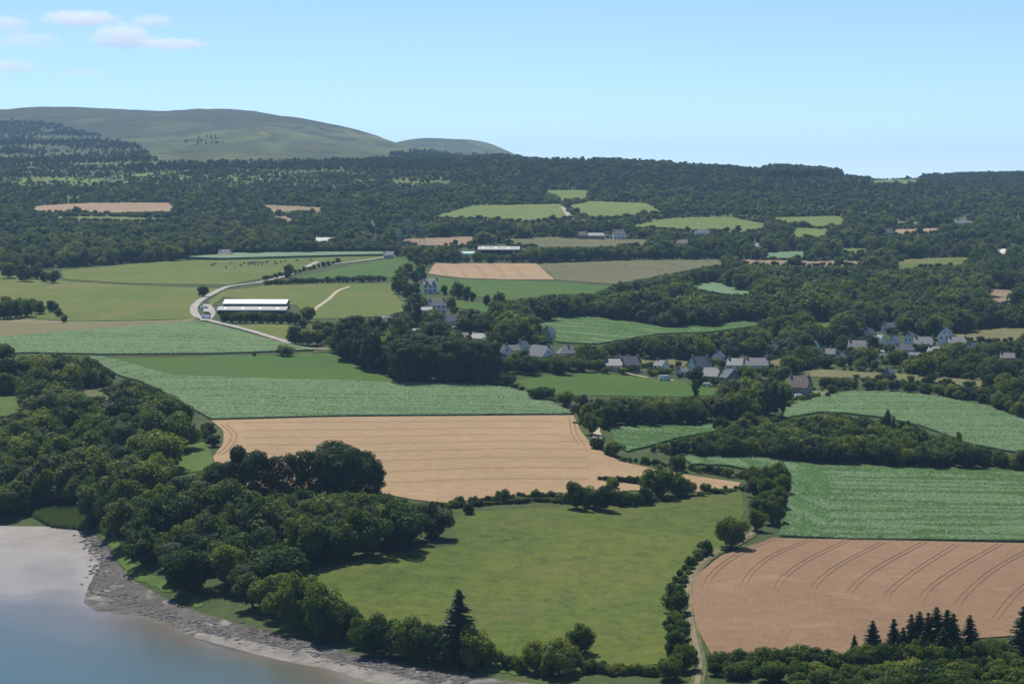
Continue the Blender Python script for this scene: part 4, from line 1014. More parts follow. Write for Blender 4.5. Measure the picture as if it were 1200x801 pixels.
# farm hamlet
house(504.5, 343, 9.5, 8, 5.4, 42, 0, W_, SL, 'white two storey farmhouse with twin dormers beside the avenue', (1, 1), 2, 3, dormers=2)
house(512, 368, 10, 8, 5.0, 42, 18, W_, SP, 'white house below the farmhouse paddock', (1, 1), 2, 3)
house(498, 369, 9, 6, 2.8, 30, 0, C_, SP, 'low cream annex beside the white paddock house', (0, 0), 1, 2, gable_win=False)
house(526, 384, 8, 8, 3.6, 40, 30, C_, SL, 'cream house with grey roof beside a white lean to', (1, 0), 1, 2)
house(529, 388, 8, 4, 2.2, 8, 0, W_, SP, 'white flat lean to below the cream house', (0, 0), 1, 2, gable_win=False, door=False, name='lean_to', cat='shed')
house(455, 385, 8.5, 7.5, 3.6, 40, -35, S_, SL, 'grey roofed stone house behind the dark grove', (0, 1), 1, 2)
house(489, 396, 12.5, 7, 2.6, 34, -4, S_, M['grey_sheet'], 'long grey roofed barn behind the dark grove', (0, 0), 1, 3, gable_win=False, name='barn', cat='barn')
house(540, 402, 8, 7, 2.8, 36, 15, C_, SP, 'pale roofed cottage tucked beside the dark grove', (1, 0), 1, 2)
house(563, 403, 9, 7, 2.8, 36, -25, S_, SP, 'stone cottage with pale roof beside the road trees', (0, 1), 1, 2)
# cottages
house(590, 421, 8, 7, 3.2, 48, -62, W_, SL, 'white cottage with steep roof and dark gable', (1, 1), 1, 3)
house(601, 417, 6, 6, 2.8, 40, 10, C_, SP, 'small cream outbuilding behind the white cottage', (0, 0), 1, 2, gable_win=False)
house(634, 424, 12, 9.5, 3.0, 47, -48, W_, SP, 'big white gabled cottage above the meadow', (0, 1), 1, 3)
house(664, 420, 9.5, 8, 2.8, 40, 12, W_, SP, 'white cottage with hipped pale roof', (0, 1), 1, 3, hip=3)
house(676, 419, 5, 5, 2.4, 38, 40, W_, SP, 'little white garage beside the hipped cottage', (0, 0), 1, 1, gable_win=False, door=False)
house(643, 397, 6, 6, 3.4, 45, 60, C_, SL, 'pale house half hidden in the road trees', (1, 0), 1, 2, guard=.3)
house(717, 434, 11, 7, 2.6, 40, -12, C_, SL, 'long low cottage at the meadow edge', (0, 1), 1, 3)
house(737, 434, 10.5, 8, 2.8, 45, 6, S_, SL, 'dark slate roofed stone cottage beside the long low one', (1, 1), 1, 3)
house(820, 436, 9.5, 8, 3.4, 47, 24, W_, SL, 'white rendered house with slate roof and chimneys', (1, 1), 1, 3)
house(862, 434, 8, 7, 2.8, 42, -18, W_, SL, 'small white bungalow between hedges', (1, 0), 1, 2)
house(887, 435, 11.5, 8, 3.2, 40, -8, W_, SP, 'pale blue white long house beside a garden lawn', (1, 1), 1, 4)
house(835, 446, 8.5, 8, 2.4, 42, -30, S_, SP, 'grey roofed house below the slate roofed one', (0, 1), 1, 2)
house(856, 450, 8, 8, 3.2, 45, -70, S_, SL, 'dark slate roof among the poplar like trees', (1, 0), 1, 2)
house(898, 452, 5, 5, 2.4, 30, 0, C_, SP, 'small pale shed behind the lone stone house', (0, 0), 1, 1, gable_win=False, name='shed', cat='shed')
house(937, 464, 10, 8, 4.2, 50, -28, S_, M['rust'], 'lone stone house with russet slate roof above the maize', (1, 1), 1, 2)
# village
V_ = [(970, 393, 7, 6, 2.6, 12, 0, W_, M['white_sheet'], 'low building with a bright white roof in the village trees'),
      (992, 394, 8, 7, 2.8, 12, 0, W_, M['white_sheet'], 'wider bright white roof beside the village lawn'),
      (1042, 390, 9, 7, 3.2, 42, 14, W_, SP, 'white house highest in the village'),
      (1006, 415, 12, 9, 3.4, 45, -18, W_, SL, 'big slate roofed house with white extension beside the walled lawn'),
      (971, 420, 8, 7, 2.6, 40, -10, S_, SL, 'dark roofed cottage beside the walled lawn'),
      (1047, 408, 8, 7, 3.4, 48, 62, W_, SL, 'pale gabled house beside a chimney'),
      (1060, 416, 11, 7, 3.0, 42, -5, S_, SL, 'long slate roofed terrace in mid village'),
      (1083, 412, 12, 9, 4.0, 45, -22, S_, SL, 'stone manor with tall chimneys in the village'),
      (1071, 421, 7, 5, 2.4, 30, 0, C_, SP, 'low pale garage below the long terrace'),
      (1108, 403, 8, 8, 5.2, 48, 65, W_, SL, 'tall white gable at the village edge'),
      (1122, 409, 11, 8, 3.6, 40, -15, W_, SP, 'white house with pale roof beside the poplars'),
      (905, 416, 9, 7, 2.8, 42, 12, C_, SL, 'cream cottage above the garden lawn'),
      (912, 411, 6, 6, 3.0, 45, 40, C_, M['rust'], 'little russet roofed house above the garden lawn'),
      (1182, 425, 10, 7, 2.8, 35, -8, W_, SP, 'pale low house beside the valley road bend'),
      (1041, 443, 6, 5, 2.6, 45, 55, S_, SL, 'tiny slate hut in the tawny meadow'),
      (1030, 417, 6, 5, 2.2, 20, 0, W_, SP, 'small white outbuilding beside parked cars')]
V_ += [(1018, 396, 6, 6, 3, 44, 40, W_, SL, 'small white house between the bright roofs and the highest house'),
       (1030, 404, 7, 6, 3, 44, -50, W_, SL, 'white gabled house above the parked cars'),
       (1067, 402, 7, 6, 3.2, 46, 55, W_, SL, 'white gable behind the long terrace'),
       (1095, 418, 7, 6, 2.8, 42, -40, W_, SP, 'white cottage below the stone manor'),
       (1139, 413, 7, 6, 2.8, 42, 35, W_, SL, 'white cottage beside the poplar row'),
       (985, 424, 6, 5, 2.6, 40, 50, W_, SL, 'small white cottage below the big slate roof'),
       (953, 411, 6, 6, 2.8, 44, -55, W_, SL, 'white gable in front of the walled lawn'),
       (842, 424, 6, 6, 2.8, 44, 60, W_, SL, 'narrow white gable behind the slate roofed houses'),
       (775, 434, 7, 6, 2.6, 42, -50, W_, SP, 'white cottage beside the dry garden plot'),
       (800, 441, 6, 5, 2.4, 36, 20, C_, SP, 'cream shed at the end of the village path'),
       (612, 412, 6, 6, 2.8, 44, 50, W_, SL, 'little white gable between two white cottages')]
for px, py, a, b, c, d, e, wm_, rm_, lb in V_:
    house(px, py, a * .9, b * .92, c * .95, d, e, wm_, rm_, lb, (d > 30, a > 8), 1, 2 if a < 9 else 3, gable_win=c > 3, guard=.45)
# far farms
for px, py, a, b, c, d, e, wm_, rm_, lb in [
      (582, 280, 8, 8, 2.0, 58, 85, W_, SL, 'far white house with one steep front gable'),
      (698, 280, 17, 9, 3.0, 30, -4, S_, SP, 'far long grey farm range'),
      (682, 280, 10, 8, 3.4, 40, 20, S_, M['rust'], 'far brown roofed farm building'),
      (725, 280, 12, 9, 4.5, 42, 8, W_, SL, 'far tall white farmhouse with slate roof'),
      (264, 300.5, 11, 8, 2.0, 44, -6, W_, SP, 'white house showing its pale roof behind the maize strip'),
      (381, 287, 21, 9, 3.2, 38, -5, W_, SL, 'far long white house at the forest foot'),
      (437, 284, 9, 8, 4.0, 42, 30, W_, SL, 'far white house beside the pylons'),
      (823, 277, 14, 9, 3.2, 40, 6, W_, SP, 'far pale farmhouse below the bright meadow'),
      (890, 294, 11, 9, 3.2, 36, -20, S_, SP, 'far grey roofed house among valley oaks'),
      (1175, 303, 14, 10, 4.0, 42, -35, W_, SL, 'blue grey house on the wooded slope'),
      (1128, 265, 26, 10, 3.2, 25, 25, W_, SP, 'far pale shed at the forest foot'),
      (1040, 276, 10, 8, 3.0, 40, 5, W_, SL, 'far white cottage beside the stubble field'),
      (455, 303, 8, 7, 3.0, 38, 10, C_, SP, 'cream house at the top of the avenue'),
      (800, 289, 12, 8, 3.0, 38, 0, C_, M['rust'], 'far russet house above the thin tree row')]:
    house(px, py, a, b, c, d, e, wm_, rm_, lb, (1, a > 9), 1, 3, gable_win=False)

def shed(px, py, Lm, Dm, Hw, yaw, roof, wall, label, pitch=9, group=None, bays=7):
    """open fronted farm shed: posts, back and end walls, low pitched roof of sheets with rooflights"""
    x, y = cast(px, py); th = thing('farm_shed', x, y, yaw, label, 'shed', group)
    hl, hd = Lm / 2, Dm / 2; rise = hd * math.tan(R(pitch))
    V = [(-hl,-hd,-2),(-hl,hd,-2),(hl,hd,-2),(hl,-hd,-2),(-hl,-hd,Hw),(-hl,hd,Hw),(hl,hd,Hw),(hl,-hd,Hw),(-hl,0,Hw + rise),(hl,0,Hw + rise)]
    poly_part('wall', V, [(0,4,8,5,1),(1,5,6,2),(2,6,9,7,3)], wall, th)
    part('fascia', [(-hl, hl, -hd - .02, -hd + .1, Hw - .9, Hw - .05)], wall, th)
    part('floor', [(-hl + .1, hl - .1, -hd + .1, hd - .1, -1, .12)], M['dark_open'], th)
    for k in range(bays + 1): part('post', [(-hl + Lm * k / bays - .15, -hl + Lm * k / bays + .15, -hd + .12, -hd + .42, -1, Hw)], M['grey_sheet'], th)
    n = max(6, int(Lm / 3))
    for s in (-1, 1):
        for k in range(n):
            a, b = -hl - .5 + (Lm + 1) * k / n, -hl - .5 + (Lm + 1) * (k + 1) / n - .06
            y0, z0 = s * (hd + .5), Hw - .5 * math.tan(R(pitch)) + .05; y1, z1 = s * .05, Hw + rise + .05
            Vv = [(a, y0, z0), (b, y0, z0), (b, y1, z1), (a, y1, z1)]; Vv += [(q[0], q[1], q[2] + .1) for q in Vv]
            poly_part('roof_panel', Vv, [(0,3,2,1),(4,5,6,7),(0,1,5,4),(1,2,6,5),(2,3,7,6),(3,0,4,7)], roof, th)
            if roof is not M['white_sheet'] and k % 3 == 1:
                f0, f1 = .35, .7; ya, yb = y0 + (y1 - y0) * f0, y0 + (y1 - y0) * f1; za, zb = z0 + (z1 - z0) * f0 + .13, z0 + (z1 - z0) * f1 + .13
                poly_part('rooflight', [(a + .4, ya, za), (a + 1.5, ya, za), (a + 1.5, yb, zb), (a + .4, yb, zb)], [(0,1,2,3) if s < 0 else (3,2,1,0)], M['white_sheet'], th)
    hp = (Hw + rise) * F / y; wp = Lm * F / y
    protect([(px - wp / 2, py - hp - 4), (px + wp / 2, py - hp - 4), (px + wp / 2, py), (px - wp / 2, py)])
    a = np.array([(-hl - 3, -hd - 3), (hl + 3, -hd - 3), (hl + 3, hd + 3), (-hl - 3, hd + 3)]); cy, sy = math.cos(R(yaw)), math.sin(R(yaw))
    FIELD_W.append(np.column_stack([x + a[:, 0] * cy - a[:, 1] * sy, y + a[:, 0] * sy + a[:, 1] * cy]))
shed(301, 360, 35, 15, 2.5, -2.5, M['white_sheet'], M['stone'], 'long open farm shed with a bright white roof', 14)
shed(297, 368, 37, 12, 2.6, -2.5, M['grey_sheet'], M['blue_clad'], 'grey roofed farm shed with rooflights and blue end wall', 14)
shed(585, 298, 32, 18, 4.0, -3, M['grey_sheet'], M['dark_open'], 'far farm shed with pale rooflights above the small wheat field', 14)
# polytunnel
x, y = cast(547, 299.5); th = thing('polytunnel', x, y, 4, 'pale green polytunnel beside the far farm shed', 'polytunnel')
for q in range(2):
    pr = [(math.cos(R(180 * k / 10)) * 4, math.sin(R(180 * k / 10)) * 3.2) for k in range(11)]
    V = [(-8, a + q * 8.6, b - .2) for a, b in pr] + [(8, a + q * 8.6, b - .2) for a, b in pr]
    poly_part('cover', V, [(k, k + 1, k + 12, k + 11) for k in range(10)] + [tuple(range(11)), tuple(range(21, 10, -1))], M['plastic_film'], th)
protect([(536, 293), (558, 293), (558, 299), (536, 299)])

# parked vehicles
def car(px, py, yaw, label, van=False):
    x, y = cast(px, py); o = thing('van' if van else 'car', x, y, yaw, label, 'van' if van else 'car'); o.location.z += .3
    h1, h2, l = (.95, 2.2, 2.5) if van else (.85, 1.45, 2.1)
    def loft(pr, wd): 
        V = [(a, -wd, b) for a, b in pr] + [(a, wd, b) for a, b in pr]; n = len(pr)
        return V, [tuple(range(n)), tuple(range(2 * n - 1, n - 1, -1))] + [(k, k + n, (k + 1) % n + n, (k + 1) % n) for k in range(n)]
    V, Fc = loft([(-l, .3), (l, .3), (l, .75), (l - .5, h1), (l - 1.2 if not van else l - .8, h2), (-l + .25, h2), (-l, h1)], .85)
    poly_part('body', V, Fc, M['car_white'], o)
    part('windscreen', [(l - 1.35, l - .62, -.8, .8, h1 + .05, h1 + .38)], M['glass'], o)
    part('side_window', [(l - 2.2, l - 1.3, -.88, .88, h1 + .12, h1 + .42)], M['glass'], o)
    for sx in (-1, 1):
        for sy in (-1, 1):
            V, Fc = tubes([[(sx * (l - .75), sy * .72, .33, .33), (sx * (l - .75), sy * .9, .33, .33)]], 12)
            Fc = [tuple(f) for f in Fc] + [tuple(range(12)), tuple(range(23, 11, -1))]
            poly_part('wheel', [tuple(v) for v in V], Fc, M['tyre'], o)
    protect([(px - 4, py - 4), (px + 4, py - 4), (px + 4, py), (px - 4, py)])
car(241.5, 374, 160, 'white van on the pale road beside the farmyard', True)
car(239.5, 362, 20, 'white car parked on the farmyard apron')
car(779, 446, 5, 'white camper parked on the village path', True)
car(829, 453, -8, 'white car parked at the meadow corner below the slate roofs')
car(937, 466.5, 10, 'white car parked in front of the lone stone house')
car(1036, 419, 0, 'white car parked beside the small white outbuilding')
car(1027, 421, 15, 'white car parked below the small white outbuilding')

# cattle
def cow_mesh():
    bm = bmesh.new()
    def ring(xc, zc, ry, rz, n=8): return [bm.verts.new((xc, ry * math.cos(2 * math.pi * k / n), zc + rz * math.sin(2 * math.pi * k / n))) for k in range(n)]
    prof = [(-1.05, 1.18, .10, .10), (-.98, 1.15, .30, .28), (-.6, 1.05, .36, .37), (0, .98, .40, .42), (.55, 1.03, .36, .40), (.85, 1.12, .26, .30), (1.12, 1.16, .17, .21), (1.32, 1.10, .13, .15), (1.55, .95, .10, .11), (1.72, .84, .07, .07)]
    rs = [ring(*p) for p in prof]
    for a, b in zip(rs, rs[1:]):
        for k in range(8): bm.faces.new((a[k], a[(k + 1) % 8], b[(k + 1) % 8], b[k]))
    bm.faces.new(rs[0][::-1]); bm.faces.new(rs[-1])
    for lx, back in ((-.78, 1), (.62, 0)):
        for ly in (-.22, .22):
            pth = [(lx, 1.0, .17), (lx + (.10 if back else 0), .72, .12), (lx - (.08 if back else 0), .42, .075), (lx, .10, .06), (lx + .03, 0, .07)]
            rr = [[bm.verts.new((px + r_ * math.cos(q * math.pi / 3), ly + r_ * math.sin(q * math.pi / 3), pz)) for q in range(6)] for px, pz, r_ in pth]
            for a, b in zip(rr, rr[1:]):
                for k in range(6): bm.faces.new((a[k], b[k], b[(k + 1) % 6], a[(k + 1) % 6]))
    for s in (-1, 1):
        e = [bm.verts.new(v) for v in ((1.30, s * .12, 1.22), (1.38, s * .12, 1.2), (1.34, s * .3, 1.24))]; bm.faces.new(e)
    tl = [bm.verts.new(v) for v in ((-1.05, -.03, 1.25), (-1.05, .03, 1.25), (-1.14, .02, .55), (-1.14, -.02, .55))]; bm.faces.new(tl)
    me = bpy.data.meshes.new('cow'); bm.to_mesh(me); bm.free(); return me
cow0 = cow_mesh(); COWS = []
for m_ in ('cow_white', 'cow_brown', 'cow_pied'):
    c = cow0.copy(); c.materials.append(M[m_]); COWS.append(c)
LAB = ['cream cow grazing in the cattle pasture', 'brown cow grazing in the cattle pasture', 'dark pied cow grazing in the cattle pasture']
CP = [(249,312),(252,310.5),(265,315),(270,309),(272,308),(275,314),(282,312.5),(286,309.5),(292,311),(293,309),(295,309.5),(297,309),(298,311.5),(299,309),(301,309.5),(302,312),(304,309),(306,309.5),(307,312),(308,309),(312,308.5),(314,308),(319,311),(322,308.5),(324,310.5),(329,308.5),(334,307),(348,306.5),(351,306),(364,306)]
for k, (px, py) in enumerate(CP):
    q = (1, 2)[k % 2] if 290 < px < 309 else int(rng.integers(3)); x, y = cast(px, py)
    o = link('cow', COWS[q]); o.location = (x, y, float(tz(x, y)) + .22); o.rotation_euler = (0, 0, rng.random() * 6.28); o.scale = (1.1,) * 3
    tag(o, LAB[q], 'cow', LAB[q].split(' grazing')[0] + 's in the cattle pasture')
for k, (px, py) in enumerate([(662,313.5),(747,316),(765,314.5),(775,317),(788,311),(733,311),(700,315),(830,307)]):
    x, y = cast(px, py); o = link('cow', COWS[0]); o.location = (x, y, float(tz(x, y)) + .22); o.rotation_euler = (0, 0, rng.random() * 6.28)
    tag(o, 'pale cow grazing in the brownish pasture', 'cow', 'pale cows in the brownish pasture')

# power pylons
def pylon(px, py, hgt, label):
    x, y = cast(px, py); th = thing('pylon', x, y, 20, label, 'pylon')
    segs = []; wid = lambda z: 2.6 * (1 - z / hgt) ** 1.1 + .35
    zs = np.linspace(0, hgt, 9)
    for sx, sy in ((-1, -1), (1, -1), (1, 1), (-1, 1)):
        segs.append([(sx * wid(z), sy * wid(z), z - (.5 if z == 0 else 0), .08) for z in zs])
    for z0, z1 in zip(zs, zs[1:]):
        for s in (-1, 1):
            segs += [[(-wid(z0), s * wid(z0), z0, .04), (wid(z1), s * wid(z1), z1, .04)], [(wid(z0), s * wid(z0), z0, .04), (-wid(z1), s * wid(z1), z1, .04)]]
            segs += [[(s * wid(z0), -wid(z0), z0, .04), (s * wid(z1), wid(z1), z1, .04)]]
    V, Fc = tubes(segs, 4); link('tower', mesh_np('tower', V, Fc, M['steel']), th)
    for zz, ww in ((hgt * .72, 5.5), (hgt * .84, 4.4), (hgt * .95, 3.4)):
        V, Fc = tubes([[(-ww, 0, zz, .10), (ww, 0, zz, .10)], [(-ww, 0, zz, .07), (0, 0, zz + 1.6, .07)], [(ww, 0, zz, .07), (0, 0, zz + 1.6, .07)]], 4)
        ca = link('cross_arm', mesh_np('cross_arm', V, Fc, M['steel']), th)
        for s in (-1, 1):
            V, Fc = tubes([[(s * (ww - .2), 0, zz, .12), (s * (ww - .2), 0, zz - 1.6, .12)]], 5); link('insulator', mesh_np('insulator', V, Fc, M['glass']), ca)
pylon(479, 297, 28, 'lattice power pylon in front of the brown fallow strip')
pylon(495, 294, 24, 'slimmer lattice pylon behind the avenue trees')
pylon(468, 297.5, 20, 'short lattice pylon beside the white lane')

# ================================================================== woods
for wp_, hh_ in EDGES:
    seg = np.vstack([wp_, wp_[:1]]); d = np.hypot(*(seg[1:] - seg[:-1]).T); cum = np.concatenate([[0], np.cumsum(d)]); cen = wp_.mean(0)
    for u in np.arange(0, cum[-1], 4.5):
        u += 2 * rng.random(); p = np.array([np.interp(u, cum, seg[:, 0]), np.interp(u, cum, seg[:, 1])])
        if vnoise(p[0] / 35, p[1] / 35, 77) < .28: continue
        o_ = p - cen; o_ /= max(np.hypot(*o_), 1e-6); p = p + o_ * (1.5 + 2.5 * rng.random())
        big_ = rng.random() < .12
        plant('broadleaf' if big_ else 'bush', p[0], p[1], hh_ * (1.7 if big_ else 1) * (.55 + .8 * rng.random()), 'x', 'x', 1.25)
CUM = np.vstack([np.zeros((1, 1200), int), np.cumsum(MASK, 0)])
BR = {'broadleaf': 8, 'pale': 1.1, 'lime': 1.1, 'pine': .35}
# wood on the bluff above the cove
wood([(0,606),(40,600),(100,610),(138,640),(165,664),(215,694),(300,722),(348,738),(345,694),(385,666),(480,650),(526,640),(524,606),(490,592),(440,582),(380,577),(300,577),(250,566),(235,556),(190,562),(180,555),(0,560)], 8.8, (8, 15), BR, 'leafy tree in the shore wood below the dark pines', 'shore wood below the dark pines')
wood([(-60,612),(0,606),(40,600),(100,606),(170,580),(185,550),(225,505),(222,488),(165,452),(140,445),(140,428),(60,432),(-60,432)], 9.2, (8, 15.5), {'broadleaf': 8, 'pale': 1.3, 'lime': 1.2, 'pine': 1.2, 'tall': .4}, 'leafy tree in the wood between the cove and the maize', 'wood between the cove and the maize')
for q in range(26):
    px = 2 + q * 4.9; at_px('broadleaf' if q % 4 else 'pine', px, 446 + .5 * abs(q - 9) + 4 * rng.random(), 24 + 12 * rng.random() - .45 * q, 'tree along the top edge of the wood below the maize', 'top edge of the wood below the maize', 1.0)
wood([(228,492),(246,494),(262,520),(252,534),(240,520)], 6, (4, 6.5), {'broadleaf': 1}, 'small round tree between the grass wedge and golden wheat', 'trees between grass wedge and golden wheat', shrink=False)
# copse between the two maize fields
wood([(735,529),(790,516),(850,508),(905,502),(960,500),(1035,508),(1110,523),(1190,541),(1240,550),(1200,554),(1100,550),(960,543),(870,537),(800,538)], 5.6, (5.5, 9.5), {'broadleaf': 6, 'bush': 1.2, 'pale': .5}, 'scrubby round tree in the copse between maize fields', 'copse between the maize fields')
wood([(682,500),(688,482),(730,472),(800,468),(860,465),(925,466),(930,488),(870,496),(800,501),(740,503),(700,504)], 7, (8, 12), {'broadleaf': 6, 'pale': 2, 'lime': .5, 'tall': .4}, 'leafy tree in the wood below the cottage meadow', 'wood below the cottage meadow')
# dark grove
wood([(397,424),(402,408),(480,402),(575,412),(584,452),(500,450),(470,449),(430,434)], 6.0, (14, 19), {'tall': 6, 'pine': 1, 'broadleaf': 1}, 'tall dark evergreen in the grove behind the mown meadow', 'dark grove behind the mown meadow', shrink=True)
# scrub below the reddish wheat
wood([(834,776),(940,780),(1010,776),(1060,790),(1150,774),(1200,762),(1260,758),(1260,830),(960,830),(900,800),(834,800)], 3.6, (2.6, 5.2), {'bush': 6, 'broadleaf': 1.2}, 'bush in the scrub below the reddish wheat', 'scrub below the reddish wheat', shrink=False)
for q in range(44):
    px = 838 + q * 8.6 + 4 * rng.random(); at_px('bush' if q % 3 else 'broadleaf', px, 781 + 5 * rng.random() - (q > 30) * .9 * (q - 30), 17 + 13 * rng.random(), 'rounded bush in the hedge bordering the reddish wheat' if q % 3 else 'small tree in the hedge bordering the reddish wheat', 'bushes bordering the reddish wheat' if q % 3 else 'small trees bordering the reddish wheat', 1.2)
# hedges around the village maize
wood([(940,452),(1000,446),(1080,452),(1160,460),(1200,470),(1250,490),(1250,515),(1200,490),(1150,472),(1100,464),(1040,458),(985,458)], 5.5, (4, 8), {'broadleaf': 5, 'bush': 3, 'pale': 1}, 'hedgerow tree above the broad pale maize field', 'hedgerow above the broad pale maize')
# everything else in the middle distance is wood, hedge and garden tree
wood([(385,415),(420,382),(470,372),(495,362),(600,362),(690,350),(900,345),(1260,330),(1260,480),(1180,470),(1000,446),(930,452),(860,462),(700,440),(600,440),(585,440),(575,415)], 8.8, (6, 14), {'broadleaf': 8, 'pale': 1.4, 'lime': 1.3, 'tall': .7, 'bush': .9}, 'leafy tree in the woods and gardens round the village', 'woods and gardens round the village')
wood([(575,366),(640,350),(720,336),(800,318),(850,311),(1000,312),(1260,300),(1260,395),(1000,385),(900,374),(830,384),(775,386),(710,376),(668,373),(620,380)], 9.2, (8, 17), {'broadleaf': 9, 'pale': 1.0, 'lime': .9, 'tall': 1.3}, 'oak in the broad valley wood behind the village', 'broad valley wood behind the village')
NFIRST = len(TREES)
# far woods
wood([(-120,320),(0,318),(75,314),(200,306),(470,300),(500,310),(860,303),(1040,318),(1330,330),(1330,262),(900,262),(600,268),(300,272),(-120,272)], 9.0, (5, 14), {'broadleaf': 9, 'pale': 1.0, 'lime': 1.0, 'tall': 1.0}, 'x', 'x', thin=.45, thin_scale=45)
wood([(-140,276),(1340,272),(1340,222),(800,226),(500,224),(300,222),(-140,226)], 8.0, (3.5, 9.5), {'broadleaf': 7, 'spruce': 1.0, 'pine': 1.2, 'pale': 1.6, 'lime': 1.0}, 'x', 'x', thin=.6, thin_scale=60)
wood([(-140,227),(300,222),(420,226),(560,226),(560,204),(420,198),(300,196),(-140,192)], 7.2, (2.5, 7), {'spruce': 3, 'pine': 2, 'broadleaf': 4, 'pale': 1.5}, 'x', 'x', thin=.97, thin_scale=55)
wood([(540,230),(800,228),(1350,226),(1350,206),(1200,205),(1050,209),(985,206),(870,198),(770,192),(700,186),(600,186),(560,187),(520,190)], 7.4, (3.5, 9.5), {'pine': 6, 'broadleaf': 3, 'spruce': 1, 'pale': .8}, 'x', 'x', thin=.55, thin_scale=60)
wood([(130,196),(600,186),(560,204),(420,200),(300,198),(160,202)], 7.5, (4, 9), {'pine': 7, 'spruce': 2}, 'x', 'x', thin=.5, thin_scale=70)
wood([(-120,196),(0,194),(185,190),(160,170),(110,158),(60,145),(0,140),(-120,140)], 8.5, (3, 8), {'pine': 5, 'spruce': 2}, 'x', 'x', thin=.97, thin_scale=150)
wood([(212,168),(245,160),(265,163),(262,171),(230,171)], 26, (3, 7), {'pine': 5}, 'x', 'x', thin=.6, thin_scale=60)
wood([(455,180),(500,178),(560,183),(600,184),(520,188),(460,184)], 16, (6, 10), {'pine': 5}, 'x', 'x', thin=.8, thin_scale=120)
wood([(895,206),(930,203),(985,206),(985,212),(900,212)], 7, (11, 17), {'pine': 5}, 'x', 'x', shrink=False)
wood([(1082,208),(1140,206),(1330,206),(1330,211),(1082,211)], 8, (9, 13), {'pine': 4, 'spruce': 3}, 'x', 'x', shrink=False)
wood([(-140,262),(300,258),(520,262),(700,232),(1340,240),(1340,212),(1000,212),(700,192),(570,190),(530,228),(-140,228)], 6.6, (1.5, 4.5), {'bush': 5}, 'x', 'x', thin=.5, thin_scale=40, shrink=False)
wood([(-140,228),(530,228),(570,190),(130,194),(-140,196)], 6.2, (1.0, 3.2), {'bush': 5}, 'x', 'x', thin=.92, thin_scale=30, shrink=False)
print('TREES', len(TREES), 'near', NFIRST)

# ---- which of them show largest: those become individuals, the rest one mass each
kname = {'broadleaf': 'broadleaf_tree', 'chestnut': 'chestnut_tree', 'pale': 'broadleaf_tree', 'lime': 'broadleaf_tree', 'bush': 'bush', 'pine': 'pine_tree', 'tall': 'tall_evergreen', 'poplar': 'poplar_tree', 'spruce': 'spruce_tree'}
ZB = np.zeros((801, 1200), bool); vis = np.zeros(len(TREES), int)
for k in sorted(range(len(TREES)), key=lambda k: TREES[k][3]):
    kd, v, x, y, z, h, wf, lb, gr = TREES[k]
    if lb == 'x': continue
    bx, by, _ = proj(x, y, z); ht = h * F / y; hw = HALF[(kd, v)] * h / NOM[kd] * wf * F / y * .9
    x0, x1 = int(max(0, bx - hw)), int(min(1200, bx + hw + 1)); lo_ = .12 if kd != 'pine' else .42
    y0, y1 = int(max(0, by - ht)), int(min(801, by - lo_ * ht + 1))
    if x1 <= x0 or y1 <= y0: continue
    cyy = (y0 + y1) / 2; yy, xx = np.mgrid[y0:y1, x0:x1]
    el = ((xx + .5 - bx) / max(hw, .5)) ** 2 + ((yy + .5 - (by - ht * (1 + lo_) / 2)) / max(ht * (1 - lo_) / 2, .5)) ** 2 < 1
    sub = ZB[y0:y1, x0:x1]; vis[k] = int((el & ~sub).sum()); sub |= el
single = np.zeros(len(TREES), bool); LIMIT = {'broadleaf_tree': 298, 'bush': 290, 'pine_tree': 120, 'tall_evergreen': 120, 'spruce_tree': 40, 'poplar_tree': 40, 'chestnut_tree': 20}
for nm, lim in LIMIT.items():
    ids = [k for k in range(len(TREES)) if kname[TREES[k][0]] == nm and vis[k] >= (14 if TREES[k][8] else 1) and TREES[k][7] != 'x']
    for k in sorted(ids, key=lambda k: -vis[k])[:lim]: single[k] = True
def place(o, k):
    kd, v, x, y, z, h, wf, lb, gr = TREES[k]; s = h / NOM[kd]
    o.location = (x, y, z); o.scale = (s * wf, s * wf, s); o.rotation_euler = (0, 0, rng.random() * 6.28)
BIGSETS = ('shore wood', 'wood between the cove', 'copse between', 'wood below the cottage', 'dark grove', 'scrub below', 'hedgerow above', 'gardens round', 'broad valley wood')
